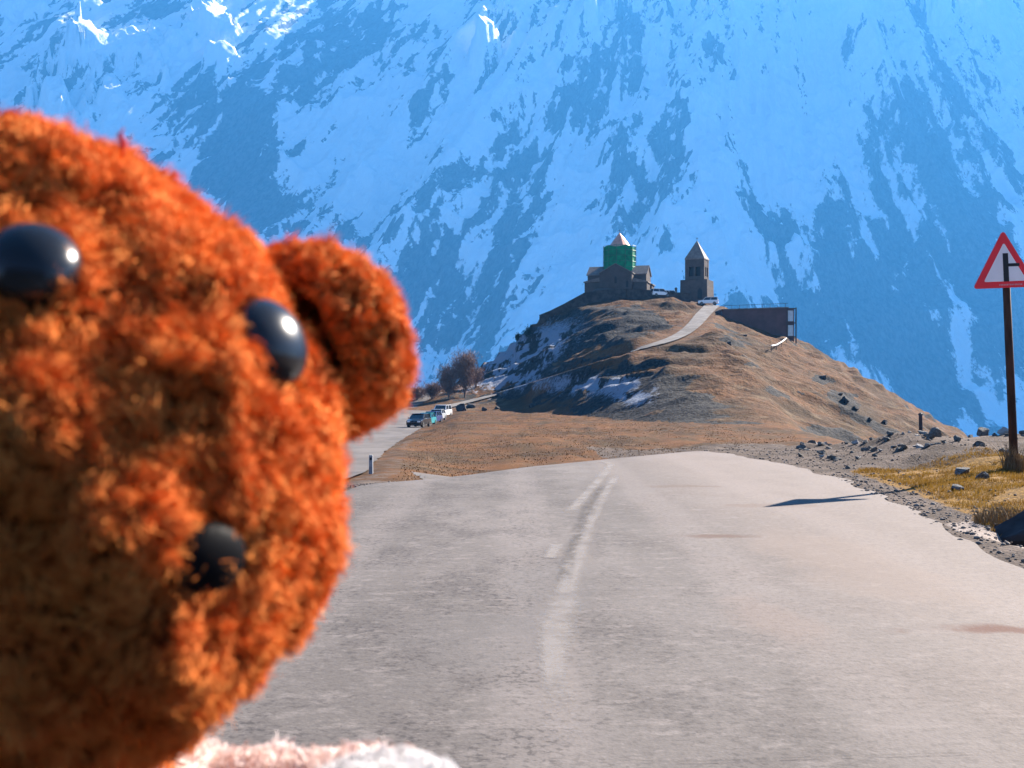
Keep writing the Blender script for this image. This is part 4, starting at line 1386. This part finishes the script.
# sockets: press the pile down round the eyes
for p_, er_, dp_ in EYES.values():
    dd = np.linalg.norm(co - (np.array(p_) - BO), axis=1)
    co = co - (co - (np.array(HC_) - BO)) * (dp_ * sstep(er_, er_ * .35, dd))[:, None]
fc_ = co[f].mean(1)
front = lambda c: 1.0 + 1.2 * (c[:, 1] < (HC_.y - BO[1]) + .03)
head = plush('head', co, f[:, ::-1] if np.dot(np.cross(co[f[0, 1]] - co[f[0, 0]], co[f[0, 2]] - co[f[0, 0]]), co[f[0, 0]] - (np.array(HC_) - BO)) < 0 else f, 330000, .0035, .00014, .0044, 3, m_fur, bear, .8, (.25, -.1, -.35), keep=front)


def surf_point(p):
    """point on the head along the direction of a world point, and the outward normal"""
    d = lab(np.array(p) - np.array(HC_)); d = d / np.linalg.norm(d)
    e = 1e-3
    P0 = d * head_r(d[None])[0]
    t1 = np.cross(d, [0.3, 1, .2]); t1 /= np.linalg.norm(t1); t2 = np.cross(d, t1)
    da = d + t1 * e; da /= np.linalg.norm(da); db = d + t2 * e; db /= np.linalg.norm(db)
    nn_ = np.cross(da * head_r(da[None])[0] - P0, db * head_r(db[None])[0] - P0); nn_ /= np.linalg.norm(nn_)
    if nn_ @ d < 0: nn_ = -nn_
    return Vector(P0 @ HM) + HC_, Vector(nn_ @ HM)


def surf_px(px, py):
    """walk along the view ray to the head surface"""
    for d in np.linspace(.12, .36, 1500):
        p = at(px, py, d); q = lab(np.array(p) - np.array(HC_)); L = np.linalg.norm(q)
        if L <= head_r((q / L)[None])[0]: return p
    return at(px, py, .28)


def bead(px, py, rad, flat_, name, mat, out=.35, sx=1.0):
    p = surf_px(px, py); sp, nn_ = surf_point(p)
    bm = bmesh.new(); bmesh.ops.create_uvsphere(bm, u_segments=48, v_segments=28, radius=rad)
    for v_ in bm.verts: v_.co.z *= flat_; v_.co.x *= sx
    q = nn_.to_track_quat('Z', 'Y').to_matrix().to_4x4()
    bm.transform(Matrix.Translation(sp + nn_ * (rad * out) - Vector(BO)) @ q)
    m = MB(); m.bm.free(); m.bm = bm
    print(name, tuple(round(c, 3) for c in sp), tuple(round(c, 2) for c in nn_))
    return m.build(name, mat, bear, smooth=True)


bead(253, 351, .0112, .72, 'eye', m_eye, .38)
bead(32, 275, .0100, .72, 'eye', m_eye, .32)
bead(200, 560, .0085, .5, 'nose', m_nose, .12, 1.2)


# ears: cupped discs sewn along the sides of the head
def ear(center, axis_u, axis_v, nrm, seed, n):
    nu, nv = 150, 60
    a = np.linspace(0, 2 * np.pi, nu, endpoint=False)
    # closed profile across the disc: concave front, padded rim, domed back
    k = np.linspace(0, 1, nv)
    rad = np.where(k < .5, np.sin(k / .5 * np.pi / 2) , np.sin((1 - k) / .5 * np.pi / 2)) * .98 + .02
    front_h = -.0105 + .018 * sstep(.50, .92, rad) - .0035 * sstep(.92, 1.0, rad)
    back_h = -.0135 * np.sqrt(np.maximum(0, 1 - rad ** 2.2)) - .001
    h = np.where(k < .5, front_h, back_h)
    U, V_, N_ = (np.array(q) for q in (axis_u, axis_v, nrm))
    co = (np.array(center)[None, None] - BO + rad[None, :, None] * (np.cos(a)[:, None, None] * U + np.sin(a)[:, None, None] * V_) + h[None, :, None] * N_).reshape(-1, 3)
    q = []
    for i in range(nu):
        for j in range(nv - 1):
            q.append((i * nv + j, ((i + 1) % nu) * nv + j, ((i + 1) % nu) * nv + j + 1, i * nv + j + 1))
    q = np.array(q); tr = np.concatenate([q[:, [0, 1, 2]], q[:, [0, 2, 3]]])
    # outward normals
    A, B, Cc = co[tr[:, 0]], co[tr[:, 1]], co[tr[:, 2]]
    c_ = (A + B + Cc) / 3; cn = np.cross(B - A, Cc - A)
    jb = np.tile(np.repeat(np.arange(nv - 1) < nv // 2, 1), nu); jb = np.concatenate([jb, jb])
    flip = ((cn @ N_) * np.where(jb, 1, -1)).sum() < 0
    if flip: tr = tr[:, ::-1]
    c0_ = co - (np.array(center) - BO)
    nd = np.where(np.tile(k < .5, nu), 1, -1)[:, None] * N_ * .6 + c0_ / (np.linalg.norm(c0_, axis=1)[:, None] + 1e-6) * np.tile(rad, nu)[:, None]
    co = co + nd * (tufts(co, .0070, seed) * .0028)[:, None]
    return plush('ear', co, tr, n, .0028, .00016, .0034, seed, m_fur, bear, .7)


eu = Vector((.36, .12, -.90)).normalized() * .0250              # along the seam
en = Vector((-.74, -.64, -.2)); en = (en - eu.normalized() * en.dot(eu.normalized())).normalized()
ev = en.cross(eu.normalized()); ev = ev if ev.x > 0 else -ev
ec = at(318, 342, .318)
ear(ec, eu, ev * .029, en, 21, 36000)
ec2 = HC_ + Vector(np.array([-.074, .060, -.02]) @ HM)
ear(ec2, Vector(np.array([.02, .024, 0]) @ HM), Vector(np.array([-.022, .018, 0.006]) @ HM), Vector(np.array([-.1, .1, .95]) @ HM).normalized(), 22, 12000)

# loose red thread at the crown
sp, nn_ = surf_point(surf_px(118, 150))
b = MB(); q0 = at(121, 142, sp.y) - Vector(BO)
b.tube([q0 + Vector((0, 0, -.004)), q0 + Vector((.0006, 0, 0)), q0 + Vector((-.0004, 0, .002)), q0 + Vector((.0008, 0, .0035))], [.0007, .0008, .0007, .0004], 6)
b.build('loose_thread', plain('red_thread', (.42, .015, .02), .8, .1), head, smooth=True)


# body, seated below the frame
def ell(c, s, rot=None, sub_=4):
    v, f = ico(sub_); v = v * np.array(s)
    if rot is not None: v = v @ np.array(rot.to_matrix()).T
    return v + np.array(c), f


from mathutils import Euler
for nm, c_, s_, e_, n_ in (('torso', (0, .02, .135), (.085, .075, .125), None, 26000), ('arm', (.095, -.01, .155), (.032, .034, .075), Euler((.5, -.6, 0)), 9000), ('arm', (-.095, -.01, .155), (.032, .034, .075), Euler((.5, .6, 0)), 9000),
                           ('leg', (.065, -.075, .038), (.038, .085, .036), Euler((0, 0, .35)), 9000), ('leg', (-.065, -.075, .038), (.038, .085, .036), Euler((0, 0, -.35)), 9000)):
    co, f = ell(c_, s_, e_)
    plush(nm, co, f, n_, .006, .0003, .006, 40 + len(nm), m_fur, bear, .6)

# cream fleece scarf with a white end, showing under the chin
a = np.linspace(0, 2 * np.pi, 120, endpoint=False); b_ = np.linspace(0, 2 * np.pi, 28, endpoint=False)
A, Bq = np.meshgrid(a, b_, indexing='ij')
cx, cy, cz_ = HC_.x - BO[0] + .036, HC_.y - BO[1] + .012, HC_.z - BO[2] - .125
lum = fbm(np.cos(A) * 3.2 + 4, np.sin(A) * 3.2, np.sin(Bq) * .8, o=3, seed=19) - .5
mr = .021 * (1 + .5 * lum)
RM = .066
co = np.stack([cx + (RM + mr * np.cos(Bq)) * np.cos(A), cy + (RM + mr * np.cos(Bq)) * np.sin(A), cz_ + mr * np.sin(Bq) + .006 * np.sin(A * 3 + 1)], 2).reshape(-1, 3)
i_, j_ = np.meshgrid(np.arange(120), np.arange(28), indexing='ij'); i_, j_ = i_.ravel(), j_.ravel()
I = lambda i, j: (i % 120) * 28 + j % 28
tr = np.concatenate([np.stack([I(i_, j_), I(i_ + 1, j_), I(i_ + 1, j_ + 1)], 1), np.stack([I(i_, j_), I(i_ + 1, j_ + 1), I(i_, j_ + 1)], 1)])
scarf = plush('scarf', co, tr, 60000, .0030, .00022, .0045, 55, m_cream, bear, .6, skin=m_cream)
scarf['label'] = 'cream fleece scarf'
e0 = at(392, 794, .285) - Vector(BO)
co, f = ell(e0, (.021, .02, .0085), Euler((0, .10, .3)))
co = co + ((fbm(co[:, 0] * 60, co[:, 1] * 60, co[:, 2] * 60, o=3, seed=29) - .5) * .006)[:, None]
plush('scarf_end', co, f, 22000, .0012, .00018, .003, 56, m_whitef, scarf, .5, skin=m_whitef)

# added car out of view: carries the toy and blocks bounce light on it
shade_car = make_car('suv', 'added black off-road car out of view, seating the toy bear and shading its near side', plain('shade_car_black', (.012, .012, .013), .9, .05), None)
shade_car.location = (BO[0] + .25, -1.32, SEAT_Z - 1.085)
shade_car.rotation_euler = (0, 0, R(90))
